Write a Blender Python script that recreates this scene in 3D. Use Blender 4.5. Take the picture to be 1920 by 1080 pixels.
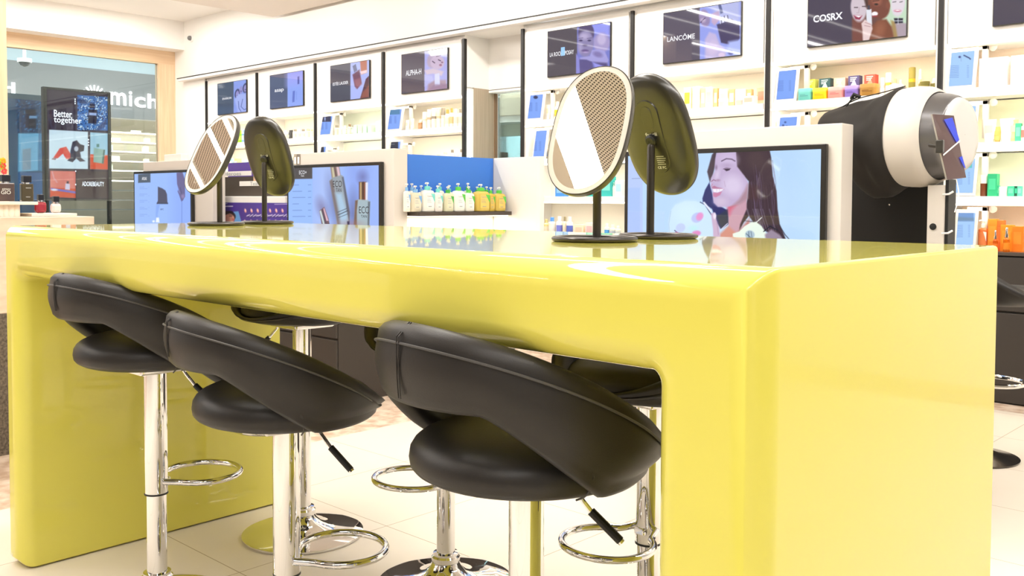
import bpy, bmesh, math, random
import numpy as np
from mathutils import Vector, Matrix
random.seed(7)
PI = math.pi
for o in list(bpy.data.objects): bpy.data.objects.remove(o)
S = bpy.context.scene
COL = S.collection

# ---------------------------------------------------------------- camera
F_PX, YAW, PIT, ROL, CY = 1778.32, 0.754464, 0.03852, 0.004043, 445.9
CAM = np.array([0.54972, -1.018679, 1.10])
_fw = np.array([-math.sin(YAW)*math.cos(PIT), math.cos(YAW)*math.cos(PIT), -math.sin(PIT)])
_r0 = np.array([math.cos(YAW), math.sin(YAW), 0.0]); _u0 = np.cross(_r0, _fw)
_r = math.cos(ROL)*_r0 + math.sin(ROL)*_u0
_u = -math.sin(ROL)*_r0 + math.cos(ROL)*_u0
cd = bpy.data.cameras.new('camera'); cam = bpy.data.objects.new('camera', cd); COL.objects.link(cam)
cd.sensor_width = 36.0; cd.lens = F_PX*36.0/1920.0
cd.shift_y = -(540.0-CY)/1920.0
cd.clip_start = 0.05; cd.clip_end = 100
cam.matrix_world = Matrix(((_r[0], _u[0], -_fw[0], CAM[0]), (_r[1], _u[1], -_fw[1], CAM[1]), (_r[2], _u[2], -_fw[2], CAM[2]), (0, 0, 0, 1)))
S.camera = cam

def at(x, y, X=None, Y=None, Z=None):
    d = _fw + _r*(x-960)/F_PX - _u*(y-CY)/F_PX
    if X is not None: k = (X-CAM[0])/d[0]
    elif Y is not None: k = (Y-CAM[1])/d[1]
    else: k = (Z-CAM[2])/d[2]
    return CAM + k*d
def to_px(P):
    d = np.asarray(P, float) - CAM
    z = d@_fw
    return 960 + F_PX*(d@_r)/z, CY - F_PX*(d@_u)/z

# ---------------------------------------------------------------- world, lights, exposure
w = bpy.data.worlds.new('world'); S.world = w; w.use_nodes = True
w.node_tree.nodes['Background'].inputs[0].default_value = (1.0, 0.965, 0.92, 1)
w.node_tree.nodes['Background'].inputs[1].default_value = 0.78
S.view_settings.view_transform = 'Standard'; S.view_settings.look = 'None'
S.view_settings.gamma = 1.0; S.view_settings.exposure = 0.02
S.view_settings.use_curve_mapping = False

def area(name, loc, sx, sy, power, col=(1, 0.965, 0.92), rot=(0, 0, 0)):
    l = bpy.data.lights.new(name, 'AREA'); l.shape = 'RECTANGLE'; l.size = sx; l.size_y = sy
    l.energy = power; l.color = col
    o = bpy.data.objects.new(name, l); COL.objects.link(o); o.location = loc; o.rotation_euler = rot
    return o
area('ceiling_panel_light', (-1.855, 0.2, 2.985), 0.19, 4.0, 85)
area('ceiling_line_light', (-4.62, -2.0, 2.985), 0.05, 8.4, 140)
area('ceiling_line_light', (-5.66, -2.0, 2.985), 0.05, 8.4, 60)
area('ceiling_line_light', (0.85, -0.6, 2.985), 0.05, 8.0, 165)
area('ceiling_downlight', (-1.0, 1.3, 2.985), 3.6, 0.25, 38)
area('wall_fill_light', (-1.4, 3.75, 2.96), 7.6, 0.10, 80, rot=(math.radians(50), 0, 0))  # added fill out of view, brightens the upper back wall
area('wall_fill_light', (-7.2, 2.6, 2.96), 1.6, 0.30, 60, rot=(math.radians(55), 0, 0))  # added fill for the left part of the same wall
area('cove_light', (-9.1, 1.6, 3.20), 1.2, 5.0, 120)
for (x, L) in ((-7.45, 4.25), (-2.45, 4.25)):
    for z in (1.975, 1.688, 1.378, 1.083):
        area('shelf_light', (x, 4.66, z), L, 0.03, 9, (1, 0.91, 0.74), (math.radians(12), 0, 0))

# ---------------------------------------------------------------- materials
MATS = {}
def mat(name, col, rough=0.5, metal=0.0, emit=None, es=1.0, coat=0.0, trans=0.0, spec=0.5, noise=0.0, nscale=20.0, bump=0.0, bscale=200.0, col2=None, stretch=None, ior=1.45):
    if name in MATS: return MATS[name]
    m = bpy.data.materials.new(name); m.use_nodes = True; nt = m.node_tree; b = nt.nodes['Principled BSDF']
    b.inputs['Base Color'].default_value = (*col, 1); b.inputs['Roughness'].default_value = rough
    b.inputs['Metallic'].default_value = metal; b.inputs['Specular IOR Level'].default_value = spec
    b.inputs['Coat Weight'].default_value = coat; b.inputs['Coat Roughness'].default_value = 0.03
    b.inputs['Transmission Weight'].default_value = trans; b.inputs['IOR'].default_value = ior
    if emit:
        b.inputs['Emission Color'].default_value = (*emit, 1); b.inputs['Emission Strength'].default_value = es
    if noise or col2 or bump:
        tc = nt.nodes.new('ShaderNodeTexCoord'); mp = nt.nodes.new('ShaderNodeMapping')
        nt.links.new(tc.outputs['Object'], mp.inputs[0])
        if stretch: mp.inputs['Scale'].default_value = stretch
        if noise or col2:
            n = nt.nodes.new('ShaderNodeTexNoise'); n.inputs['Scale'].default_value = nscale; n.inputs['Detail'].default_value = 6
            nt.links.new(mp.outputs[0], n.inputs['Vector'])
            r = nt.nodes.new('ShaderNodeValToRGB')
            c2 = col2 or tuple(c*(1-noise) for c in col)
            r.color_ramp.elements[0].position = 0.35; r.color_ramp.elements[1].position = 0.65
            r.color_ramp.elements[0].color = (*c2, 1); r.color_ramp.elements[1].color = (*col, 1)
            nt.links.new(n.outputs[0], r.inputs[0]); nt.links.new(r.outputs[0], b.inputs['Base Color'])
        if bump:
            n2 = nt.nodes.new('ShaderNodeTexNoise'); n2.inputs['Scale'].default_value = bscale; n2.inputs['Detail'].default_value = 4
            nt.links.new(mp.outputs[0], n2.inputs['Vector'])
            bp = nt.nodes.new('ShaderNodeBump'); bp.inputs['Strength'].default_value = bump; bp.inputs['Distance'].default_value = 0.002
            nt.links.new(n2.outputs[0], bp.inputs['Height']); nt.links.new(bp.outputs[0], b.inputs['Normal'])
    MATS[name] = m
    return m
def srgb(r, g, b):
    f = lambda c: (c/255/12.92 if c/255 <= 0.04045 else ((c/255+0.055)/1.055)**2.4)
    return (f(r), f(g), f(b))
def cm(rgb, rough=0.4, **k):                       # plain coloured product material
    return mat('paint_%d_%d_%d_%d' % (*rgb, int(rough*100)), srgb(*rgb), rough, **k)

YEL = mat('yellow_gloss_lacquer', (0.77, 0.705, 0.125), 0.4, coat=1.0, spec=0.1)
YEL.node_tree.nodes['Principled BSDF'].inputs['Coat IOR'].default_value = 1.45
CHROME = mat('chrome', (0.80, 0.80, 0.81), 0.03, 1.0)
LEATHER = mat('black_leatherette', (0.020, 0.017, 0.015), 0.44, bump=0.12, bscale=420.0)
PIPING = mat('grey_piping', (0.075, 0.07, 0.066), 0.45)
RUBBER = mat('black_rubber', (0.012, 0.012, 0.012), 0.5)
BLKMETAL = mat('bronze_black_metal', (0.055, 0.048, 0.042), 0.28, 0.6)
DARKPL = mat('dark_gloss_plastic', (0.030, 0.027, 0.022), 0.30, spec=0.8)
MIRROR = mat('mirror_glass', (0.9, 0.89, 0.87), 0.0, 1.0)
FROST = mat('frosted_light_ring', (0.62, 0.60, 0.56), 0.5)
WHITE = mat('white_laminate', (0.86, 0.84, 0.81), 0.45)
WHITE2 = mat('white_wall_paint', (0.92, 0.90, 0.86), 0.6)
TOTW = mat('soft_white_laminate', (0.72, 0.67, 0.61), 0.5)
GREIGE = mat('warm_grey_laminate', (0.72, 0.66, 0.59), 0.5)
DARKCAB = mat('dark_brown_laminate', (0.040, 0.033, 0.028), 0.45)
DARKSH = mat('dark_bronze_shelf', (0.07, 0.055, 0.045), 0.4)
UPR = mat('black_upright_metal', (0.014, 0.012, 0.011), 0.45)
BEZEL = mat('screen_bezel_black', (0.022, 0.02, 0.018), 0.25)
LED = mat('warm_led_strip', (1, 1, 1), 0.5, emit=(1, 0.90, 0.72), es=2.2)
LEDW = mat('white_led_strip', (1, 1, 1), 0.5, emit=(1, 0.97, 0.92), es=6.0)
NICHE = mat('cream_niche_panel', (0.90, 0.85, 0.74), 0.6)
OAK = mat('pale_oak', (0.80, 0.60, 0.40), 0.45, col2=(0.72, 0.51, 0.32), nscale=3.0, stretch=(14, 14, 0.7))
OAKH = mat('pale_oak_crosswise', (0.80, 0.60, 0.40), 0.45, col2=(0.72, 0.51, 0.32), nscale=3.0, stretch=(14, 0.7, 14))
TAUPE = mat('taupe_ribbed_wood', (0.50, 0.40, 0.29), 0.5, col2=(0.42, 0.33, 0.23), nscale=4.0, stretch=(20, 20, 0.5))
TRAV = mat('pink_travertine', (0.76, 0.60, 0.47), 0.55, col2=(0.66, 0.50, 0.38), nscale=9.0, stretch=(1, 1, 4))
STONE = mat('dark_speckled_stone', (0.17, 0.135, 0.105), 0.5, col2=(0.055, 0.045, 0.036), nscale=90.0)
TRANSW = mat('clear_acrylic', (0.95, 0.93, 0.88), 0.1, trans=0.6)
WHITEPL = mat('white_plastic', (0.88, 0.87, 0.84), 0.35)
LETTER = mat('white_screen_lettering', (0, 0, 0), 0.5, emit=(0.95, 0.95, 1.0), es=1.0)
LETTERD = mat('dark_print_lettering', (0.03, 0.03, 0.04), 0.6)
LETTERG = mat('grey_print_lettering', (0.30, 0.33, 0.36), 0.6)
LETTERW = mat('white_print_lettering', (0.75, 0.74, 0.70), 0.5)
SIGN = mat('backlit_white_sign', (1, 1, 1), 0.5, emit=(1, 0.98, 1.0), es=2.5)

def glass_mat(name, tint, refl=1.0):
    m = bpy.data.materials.new(name); m.use_nodes = True; nt = m.node_tree; nt.nodes.clear()
    o = nt.nodes.new('ShaderNodeOutputMaterial'); mx = nt.nodes.new('ShaderNodeMixShader')
    t = nt.nodes.new('ShaderNodeBsdfTransparent'); t.inputs[0].default_value = (*tint, 1)
    g = nt.nodes.new('ShaderNodeBsdfGlossy'); g.inputs['Roughness'].default_value = 0.0
    f = nt.nodes.new('ShaderNodeFresnel'); f.inputs[0].default_value = 1.5
    mu = nt.nodes.new('ShaderNodeMath'); mu.operation = 'MULTIPLY'; mu.inputs[1].default_value = refl
    nt.links.new(f.outputs[0], mu.inputs[0]); nt.links.new(mu.outputs[0], mx.inputs[0])
    nt.links.new(t.outputs[0], mx.inputs[1]); nt.links.new(g.outputs[0], mx.inputs[2]); nt.links.new(mx.outputs[0], o.inputs[0])
    return m
GLASS = glass_mat('storefront_glass', (0.86, 0.91, 0.92), 0.6)
GLASST = glass_mat('teal_glass', (0.74, 0.85, 0.86), 0.8)
AMBER = mat('amber_liquid_plastic', srgb(222, 194, 96), 0.15, coat=0.5)

def floor_mat():
    m = bpy.data.materials.new('cream_floor_tiles'); m.use_nodes = True; nt = m.node_tree; b = nt.nodes['Principled BSDF']
    L = nt.links; N = nt.nodes.new
    tc = N('ShaderNodeTexCoord'); sp = N('ShaderNodeSeparateXYZ'); L.new(tc.outputs['Object'], sp.inputs[0])
    def M(op, a, b_=None, c=None):
        n = N('ShaderNodeMath'); n.operation = op
        for i, v in enumerate((a, b_, c)):
            if v is None: continue
            if isinstance(v, (int, float)): n.inputs[i].default_value = v
            else: L.new(v, n.inputs[i])
        return n.outputs[0]
    def joint(c, off, per):
        q = M('DIVIDE', M('SUBTRACT', c, off), per); fr = M('FRACT', q)
        return M('MULTIPLY', M('MINIMUM', fr, M('SUBTRACT', 1.0, fr)), per)
    j = M('MINIMUM', joint(sp.outputs[0], -1.928+56.5, 0.565), joint(sp.outputs[1], 0.446-55.7, 0.557))
    g = M('LESS_THAN', j, 0.0016)
    terr = M('MAXIMUM', M('LESS_THAN', sp.outputs[0], -3.04), M('GREATER_THAN', sp.outputs[1], 4.40))
    n1 = N('ShaderNodeTexNoise'); n1.inputs['Scale'].default_value = 2.5; n1.inputs['Detail'].default_value = 8; L.new(tc.outputs['Object'], n1.inputs[0])
    r1 = N('ShaderNodeValToRGB'); r1.color_ramp.elements[0].color = (0.75, 0.67, 0.56, 1); r1.color_ramp.elements[1].color = (0.81, 0.74, 0.64, 1)
    L.new(n1.outputs[0], r1.inputs[0])
    n2 = N('ShaderNodeTexVoronoi'); n2.inputs['Scale'].default_value = 38; L.new(tc.outputs['Object'], n2.inputs[0])
    n3 = N('ShaderNodeTexNoise'); n3.inputs['Scale'].default_value = 14; n3.inputs['Detail'].default_value = 5; L.new(tc.outputs['Object'], n3.inputs[0])
    r2 = N('ShaderNodeValToRGB'); r2.color_ramp.elements[0].color = (0.52, 0.36, 0.25, 1); r2.color_ramp.elements[0].position = 0.38
    r2.color_ramp.elements[1].color = (0.76, 0.62, 0.50, 1); r2.color_ramp.elements[1].position = 0.6
    L.new(n3.outputs[0], r2.inputs[0])
    mx = N('ShaderNodeMixRGB'); L.new(g, mx.inputs[0]); L.new(r1.outputs[0], mx.inputs[1]); mx.inputs[2].default_value = (0.42, 0.32, 0.21, 1)
    m2 = N('ShaderNodeMixRGB'); L.new(terr, m2.inputs[0]); L.new(mx.outputs[0], m2.inputs[1]); L.new(r2.outputs[0], m2.inputs[2])
    L.new(m2.outputs[0], b.inputs['Base Color']); b.inputs['Roughness'].default_value = 0.38; b.inputs['Specular IOR Level'].default_value = 0.4
    return m
def perf_mat():
    m = bpy.data.materials.new('perforated_ceiling_panel'); m.use_nodes = True; nt = m.node_tree; b = nt.nodes['Principled BSDF']
    L = nt.links; N = nt.nodes.new
    tc = N('ShaderNodeTexCoord'); mp = N('ShaderNodeMapping'); mp.inputs['Rotation'].default_value = (0, 0, PI/4); mp.inputs['Scale'].default_value = (64, 64, 64)
    L.new(tc.outputs['Object'], mp.inputs[0])
    fr = N('ShaderNodeVectorMath'); fr.operation = 'FRACTION'; L.new(mp.outputs[0], fr.inputs[0])
    sb = N('ShaderNodeVectorMath'); sb.operation = 'SUBTRACT'; L.new(fr.outputs[0], sb.inputs[0]); sb.inputs[1].default_value = (0.5, 0.5, 0)
    sp = N('ShaderNodeSeparateXYZ'); L.new(sb.outputs[0], sp.inputs[0])
    cb = N('ShaderNodeCombineXYZ'); L.new(sp.outputs[0], cb.inputs[0]); L.new(sp.outputs[1], cb.inputs[1])
    ln = N('ShaderNodeVectorMath'); ln.operation = 'LENGTH'; L.new(cb.outputs[0], ln.inputs[0])
    lt = N('ShaderNodeMath'); lt.operation = 'LESS_THAN'; L.new(ln.outputs['Value'], lt.inputs[0]); lt.inputs[1].default_value = 0.30
    mx = N('ShaderNodeMixRGB'); L.new(lt.outputs[0], mx.inputs[0]); mx.inputs[1].default_value = (0.72, 0.66, 0.59, 1); mx.inputs[2].default_value = (0.05, 0.04, 0.035, 1)
    L.new(mx.outputs[0], b.inputs['Base Color']); b.inputs['Roughness'].default_value = 0.6
    return m

# ---------------------------------------------------------------- mesh helpers
class MB:
    def __init__(s): s.v = []; s.f = []; s.sm = []; s.mi = []
    def add(s, vs, fs, smooth=False, mi=0):
        n = len(s.v); s.v += [tuple(map(float, p)) for p in vs]
        for f in fs: s.f.append(tuple(n+i for i in f)); s.sm.append(smooth); s.mi.append(mi)
        return s
    def box(s, x0, x1, y0, y1, z0, z1, mi=0, M=None):
        vs = [(x, y, z) for z in (z0, z1) for y in (y0, y1) for x in (x0, x1)]
        if M is not None: vs = [tuple(M @ Vector(p)) for p in vs]
        return s.add(vs, [(0, 2, 3, 1), (4, 5, 7, 6), (0, 1, 5, 4), (2, 6, 7, 3), (0, 4, 6, 2), (1, 3, 7, 5)], False, mi)
    def lathe(s, prof, n=24, c=(0, 0, 0), axis='z', cap=True, mi=0, sx=1, sy=1, M=None, smooth=True):
        vs = []
        for (r, z) in prof:
            for i in range(n):
                a = 2*PI*i/n
                p = (r*sx*math.cos(a), r*sy*math.sin(a), z)
                if axis == 'x': p = (z, p[0], p[1])
                elif axis == 'y': p = (p[1], z, p[0])
                p = Vector(p)
                if M is not None: p = M @ p
                vs.append((p[0]+c[0], p[1]+c[1], p[2]+c[2]))
        fs = []
        for k in range(len(prof)-1):
            for i in range(n):
                j = (i+1) % n
                fs.append((k*n+i, k*n+j, (k+1)*n+j, (k+1)*n+i))
        s.add(vs, fs, smooth, mi)
        if cap:
            m = len(s.v)-len(vs)
            s.f.append(tuple(m+i for i in reversed(range(n)))); s.sm.append(False); s.mi.append(mi)
            s.f.append(tuple(m+(len(prof)-1)*n+i for i in range(n))); s.sm.append(False); s.mi.append(mi)
        return s
    def tube(s, path, r, n=10, closed=False, mi=0, cap=True):
        P = [Vector(p) for p in path]; N = len(P); rings = []
        up = Vector((0, 0, 1)); prev = None
        for i in range(N):
            if closed: t = (P[(i+1) % N]-P[i-1]).normalized()
            else: t = (P[min(i+1, N-1)]-P[max(i-1, 0)]).normalized()
            if prev is None:
                a = up if abs(t.dot(up)) < 0.9 else Vector((1, 0, 0))
                x = t.cross(a).normalized()
            else: x = (prev - t*prev.dot(t)).normalized()
            prev = x; y = t.cross(x)
            rr = r[i] if isinstance(r, (list, tuple)) else r
            rings.append([P[i]+x*rr*math.cos(2*PI*k/n)+y*rr*math.sin(2*PI*k/n) for k in range(n)])
        vs = [p for R in rings for p in R]; fs = []
        for i in range(N if closed else N-1):
            j = (i+1) % N
            for k in range(n):
                l = (k+1) % n
                fs.append((i*n+k, i*n+l, j*n+l, j*n+k))
        if not closed and cap: fs += [tuple(reversed(range(n))), tuple((N-1)*n+k for k in range(n))]
        return s.add(vs, fs, True, mi)
    def prism(s, pts, d, plane='xz', c=0.0, mi=0):        # polygon extruded from c to c+d along the third axis
        def P(a, b, h): return {'xz': (a, h, b), 'yz': (h, a, b), 'xy': (a, b, h)}[plane]
        n = len(pts); vs = [P(a, b, c) for a, b in pts]+[P(a, b, c+d) for a, b in pts]
        fs = [tuple(range(n)), tuple(reversed(range(n, 2*n)))]+[(i, i+n, (i+1) % n+n, (i+1) % n) for i in range(n)]
        return s.add(vs, fs, False, mi)
    def grid(s, rows, closed_u=False, closed_v=False, mi=0, smooth=True):
        R = len(rows); Cn = len(rows[0]); vs = [p for r in rows for p in r]; fs = []
        for i in range(R if closed_v else R-1):
            for j in range(Cn if closed_u else Cn-1):
                a, b = (i+1) % R, (j+1) % Cn
                fs.append((i*Cn+j, i*Cn+b, a*Cn+b, a*Cn+j))
        return s.add(vs, fs, smooth, mi)
    def build(s, name, mats, parent=None, loc=None, bevel=0.0, seg=2, angle=35, fix=True):
        me = bpy.data.meshes.new(name); me.from_pydata(s.v, [], s.f)
        ms = mats if isinstance(mats, (list, tuple)) else [mats]
        for m in ms: me.materials.append(m)
        me.polygons.foreach_set('use_smooth', s.sm); me.polygons.foreach_set('material_index', s.mi)
        if fix:
            bm = bmesh.new(); bm.from_mesh(me); bmesh.ops.recalc_face_normals(bm, faces=bm.faces); bm.to_mesh(me); bm.free()
        me.set_sharp_from_angle(angle=math.radians(angle)) if any(s.sm) else None
        o = bpy.data.objects.new(name, me); COL.objects.link(o)
        if loc is not None: o.location = loc
        if parent is not None: o.parent = parent
        if bevel:
            b = o.modifiers.new('bevel', 'BEVEL'); b.width = bevel; b.segments = seg; b.limit_method = 'ANGLE'; b.angle_limit = math.radians(40)
        return o
def tag(o, label, cat, group=None):
    o['label'] = label; o['category'] = cat
    if group: o['group'] = group
    return o
def thing(name, label, cat, loc=(0, 0, 0), rz=0.0, group=None):
    o = bpy.data.objects.new(name, None); COL.objects.link(o); o.empty_display_size = 0.05
    o.location = tuple(map(float, loc)); o.rotation_euler = (0, 0, rz)
    return tag(o, label, cat, group)
def struct(o): o['kind'] = 'structure'; return o
def bx(name, x0, x1, y0, y1, z0, z1, m, parent=None, bevel=0.0):
    return MB().box(x0, x1, y0, y1, z0, z1).build(name, m, parent, bevel=bevel)
def copy_tree(o, parent=None):
    c = o.copy(); COL.objects.link(c)
    if parent is not None: c.parent = parent
    for ch in list(o.children): copy_tree(ch, c)
    return c
_txt = {}
def text_geo(body, bold=0.0):
    k = (body, bold)
    if k in _txt: return _txt[k]
    cu = bpy.data.curves.new('t', 'FONT'); cu.body = body; cu.offset = bold; cu.resolution_u = 3; cu.align_x = 'LEFT'
    ob = bpy.data.objects.new('t', cu); COL.objects.link(ob)
    dg = bpy.context.evaluated_depsgraph_get(); me = bpy.data.meshes.new_from_object(ob.evaluated_get(dg))
    vs = np.array([v.co[:] for v in me.vertices]); fs = [tuple(p.vertices) for p in me.polygons]
    bpy.data.objects.remove(ob); bpy.data.curves.remove(cu); bpy.data.meshes.remove(me)
    mn = vs.min(0); mx = vs.max(0); vs = (vs-mn)/np.maximum(mx-mn, 1e-6)
    _txt[k] = (vs, fs); return _txt[k]
def put_text(mb, body, o, ax, ay, w_, h_, depth=0.0015, bold=0.0, mi=0, skew=0.0):
    """flat raised lettering: o = lower left corner, ax / ay unit vectors, w_ x h_ its size"""
    vs, fs = text_geo(body, bold); o = np.array(o, float); ax = np.array(ax, float); ay = np.array(ay, float)
    n = np.cross(ax, ay)*depth
    P = [o+ax*(p[0]*w_+skew*p[1]*h_)+ay*p[1]*h_+n for p in vs]
    mb.add(P, fs, False, mi)
    return mb

# ---------------------------------------------------------------- picture painter (pictures shown on screens)
class Paint:
    def __init__(s, X, Y, base):
        s.X = X; s.Y = Y; s.C = np.zeros(X.shape+(3,)); s.C[:] = base
    def blend(s, a, col):
        a = np.clip(a, 0, 1)[..., None]; s.C = s.C*(1-a)+np.array(col, float)*a
    def poly(s, pts, col, blur=0.8, al=1.0):
        pts = np.array(pts, float); n = len(pts); X, Y = s.X, s.Y
        pad = blur*2+1
        m = (X > pts[:, 0].min()-pad) & (X < pts[:, 0].max()+pad) & (Y > pts[:, 1].min()-pad) & (Y < pts[:, 1].max()+pad)
        if not m.any(): return
        x, y = X[m], Y[m]; ins = np.zeros(x.shape, bool); d = np.full(x.shape, 1e9)
        for i in range(n):
            x0, y0 = pts[i]; x1, y1 = pts[(i+1) % n]
            c = ((y0 > y) != (y1 > y)) & (x < (x1-x0)*(y-y0)/((y1-y0) if y1 != y0 else 1e-9)+x0); ins ^= c
            ex, ey = x1-x0, y1-y0; t = np.clip(((x-x0)*ex+(y-y0)*ey)/(ex*ex+ey*ey+1e-9), 0, 1)
            d = np.minimum(d, np.hypot(x-x0-t*ex, y-y0-t*ey))
        sd = np.where(ins, d, -d); a = np.zeros(X.shape); a[m] = np.clip(0.5+sd/(2*blur), 0, 1)*al
        s.blend(a, col)
    def ell(s, cx, cy, rx, ry, col, rot=0.0, blur=0.8, al=1.0):
        c, q = math.cos(rot), math.sin(rot); dx, dy = s.X-cx, s.Y-cy
        u = (dx*c+dy*q)/rx; v = (-dx*q+dy*c)/ry; d = (1-np.hypot(u, v))*min(rx, ry)
        s.blend(np.clip(0.5+d/(2*blur), 0, 1)*al, col)
    def line(s, pts, wd, col, al=1.0, blur=0.6):
        d = np.full(s.X.shape, 1e9)
        for (x0, y0), (x1, y1) in zip(pts[:-1], pts[1:]):
            ex, ey = x1-x0, y1-y0; t = np.clip(((s.X-x0)*ex+(s.Y-y0)*ey)/(ex*ex+ey*ey+1e-9), 0, 1)
            d = np.minimum(d, np.hypot(s.X-x0-t*ex, s.Y-y0-t*ey))
        s.blend(np.clip(0.5+(wd/2-d)/(2*blur), 0, 1)*al, col)
def pic_mat(name, strength=1.0, gloss=True, spec=0.5):
    if name in MATS: return MATS[name]
    m = bpy.data.materials.new(name); m.use_nodes = True; nt = m.node_tree; b = nt.nodes['Principled BSDF']
    a = nt.nodes.new('ShaderNodeVertexColor'); a.layer_name = 'Col'
    b.inputs['Base Color'].default_value = (0.01, 0.01, 0.012, 1); b.inputs['Roughness'].default_value = 0.03 if gloss else 0.5
    b.inputs['Specular IOR Level'].default_value = spec
    nt.links.new(a.outputs[0], b.inputs['Emission Color']); b.inputs['Emission Strength'].default_value = strength
    MATS[name] = m; return m
def print_mat(name):
    if name in MATS: return MATS[name]
    m = bpy.data.materials.new(name); m.use_nodes = True; nt = m.node_tree; b = nt.nodes['Principled BSDF']
    a = nt.nodes.new('ShaderNodeVertexColor'); a.layer_name = 'Col'
    nt.links.new(a.outputs[0], b.inputs['Base Color']); b.inputs['Roughness'].default_value = 0.4
    MATS[name] = m; return m
def picture(name, o, ax, ay, w_, h_, nx, ny, fn, base, m, parent):
    """grid of w_ x h_ at o (world), painted by fn(Paint); colours given in 0..255 sRGB"""
    o = np.array(o, float); ax = np.array(ax, float); ay = np.array(ay, float)
    u = np.linspace(0, w_, nx+1); v = np.linspace(0, h_, ny+1); U, V = np.meshgrid(u, v)
    P = o+U[..., None]*ax+V[..., None]*ay
    d = P-CAM; z = d@_fw; X = 960+F_PX*(d@_r)/z; Y = CY-F_PX*(d@_u)/z
    p = Paint(X, Y, base); fn(p)
    c = np.clip(p.C, 0, 255)/255; lin = np.where(c <= 0.04045, c/12.92, ((c+0.055)/1.055)**2.4)
    me = bpy.data.meshes.new(name); n = nx+1
    fs = [(j*n+i, j*n+i+1, (j+1)*n+i+1, (j+1)*n+i) for j in range(ny) for i in range(nx)]
    me.from_pydata(P.reshape(-1, 3).tolist(), [], fs)
    at_ = me.color_attributes.new('Col', 'FLOAT_COLOR', 'POINT')
    at_.data.foreach_set('color', np.concatenate([lin.reshape(-1, 3), np.ones((lin.shape[0]*lin.shape[1], 1))], 1).ravel())
    me.materials.append(m)
    ob = bpy.data.objects.new(name, me); COL.objects.link(ob)
    if parent is not None:
        ob.parent = parent; ob.location = -parent.location
    return ob
PIC = pic_mat('lit_screen_picture', 1.0)
PICM = pic_mat('lit_matt_tablet_picture', 1.0, gloss=False, spec=0.1)
PRINT = print_mat('printed_graphic')

# ================================================================ setting
struct(MB().box(-18, 6.5, -7, 9, -0.05, 0).build('floor', floor_mat()))
PERF = perf_mat()
def st(name, *a, **k): return struct(bx(name, *a, **k))
st('ceiling', -10.6, 6.5, -7, 5.2, 3.22, 3.30, WHITE2)
RAFT = mat('beige_ceiling_raft', (0.76, 0.70, 0.63), 0.6)
struct(MB().box(-8.06, 6.4, 2.2, 4.50, 3.0, 3.19).build('ceiling_raft', RAFT))
struct(MB().box(-8.06, -3.2, -6.5, 2.2, 3.0, 3.19).build('ceiling_raft_perforated', PERF))
struct(MB().box(-3.2, -1.95, -6.5, 2.2, 3.0, 3.19).build('ceiling_raft_plain', RAFT))
struct(MB().box(-1.76, 6.4, -6.5, 2.2, 3.0, 3.19).build('ceiling_raft_perforated_right', PERF))
st('wall_back', -10.1, 6.4, 4.592, 4.66, 2.54, 3.22, WHITE2)
st('wall_back_return', -10.1, -9.62, 4.592, 4.9, 0, 2.54, WHITE2)
st('wall_back_rear', -10.1, -5.36, 5.0, 5.1, 0, 3.0, WHITE2)
st('wall_back_rear_right', -4.5, 6.4, 5.0, 5.1, 0, 3.0, WHITE2)
st('wall_left_head', -10.35, -10.1, -3, 4.60, 2.885, 3.22, WHITE2)
st('wall_left_reveal', -10.35, -10.1, 4.60, 5.1, 0, 3.22, WHITE2)
f = MB(); f.box(-10.42, -10.34, -3, 4.60, 2.725, 2.885)
win = struct(f.build('window_1', OAKH))
MB().box(-10.42, -10.34, 4.385, 4.60, 0, 2.725).build('window_frame', OAK, win)
MB().box(-10.385, -10.375, -3, 4.385, 0.0, 2.725).build('window_pane', GLASS, win)
struct(bx('reflection_block_11', -4.7, -3.9, -3.7, -3.3, 0, 2.4, DARKCAB)); struct(bx('reflection_block_12', -1.6, -1.1, -4.4, -4.2, 0, 2.2, DARKCAB))  # dark blocks added out of view as streaks for the chrome to reflect
st('wall_rear', -7, 5.5, -6.6, -6.5, 0, 3.2, mat('taupe_rear_wall', (.34, .30, .26), .6))
struct(bx('reflection_block_5', -6, 5, -6.5, -6.0, 0, 0.95, DARKCAB)); struct(bx('reflection_block_6', 4.0, 4.4, -3.0, 3.0, 0, 1.1, DARKCAB)); struct(bx('reflection_block_9', -1.0, -.3, -6.5, -6.3, 0.95, 2.9, DARKCAB)); struct(bx('reflection_block_10', 3.0, 3.6, -6.5, -6.3, 0.95, 2.9, DARKCAB)); struct(bx('reflection_block_7', -3.2, -2.7, -6.5, -6.3, 0.95, 2.9, DARKCAB)); struct(bx('reflection_block_8', 1.2, 1.8, -6.5, -6.3, 0.95, 2.9, DARKCAB))  # unseen dark blocks, added to give the chrome something dark to mirror
st('trim_1', -10.1, 6.4, 4.50, 4.592, 2.505, 2.532, WHITE)
st('trim_2', -10.1, 6.4, 4.495, 4.592, 2.532, 2.541, UPR)
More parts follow.
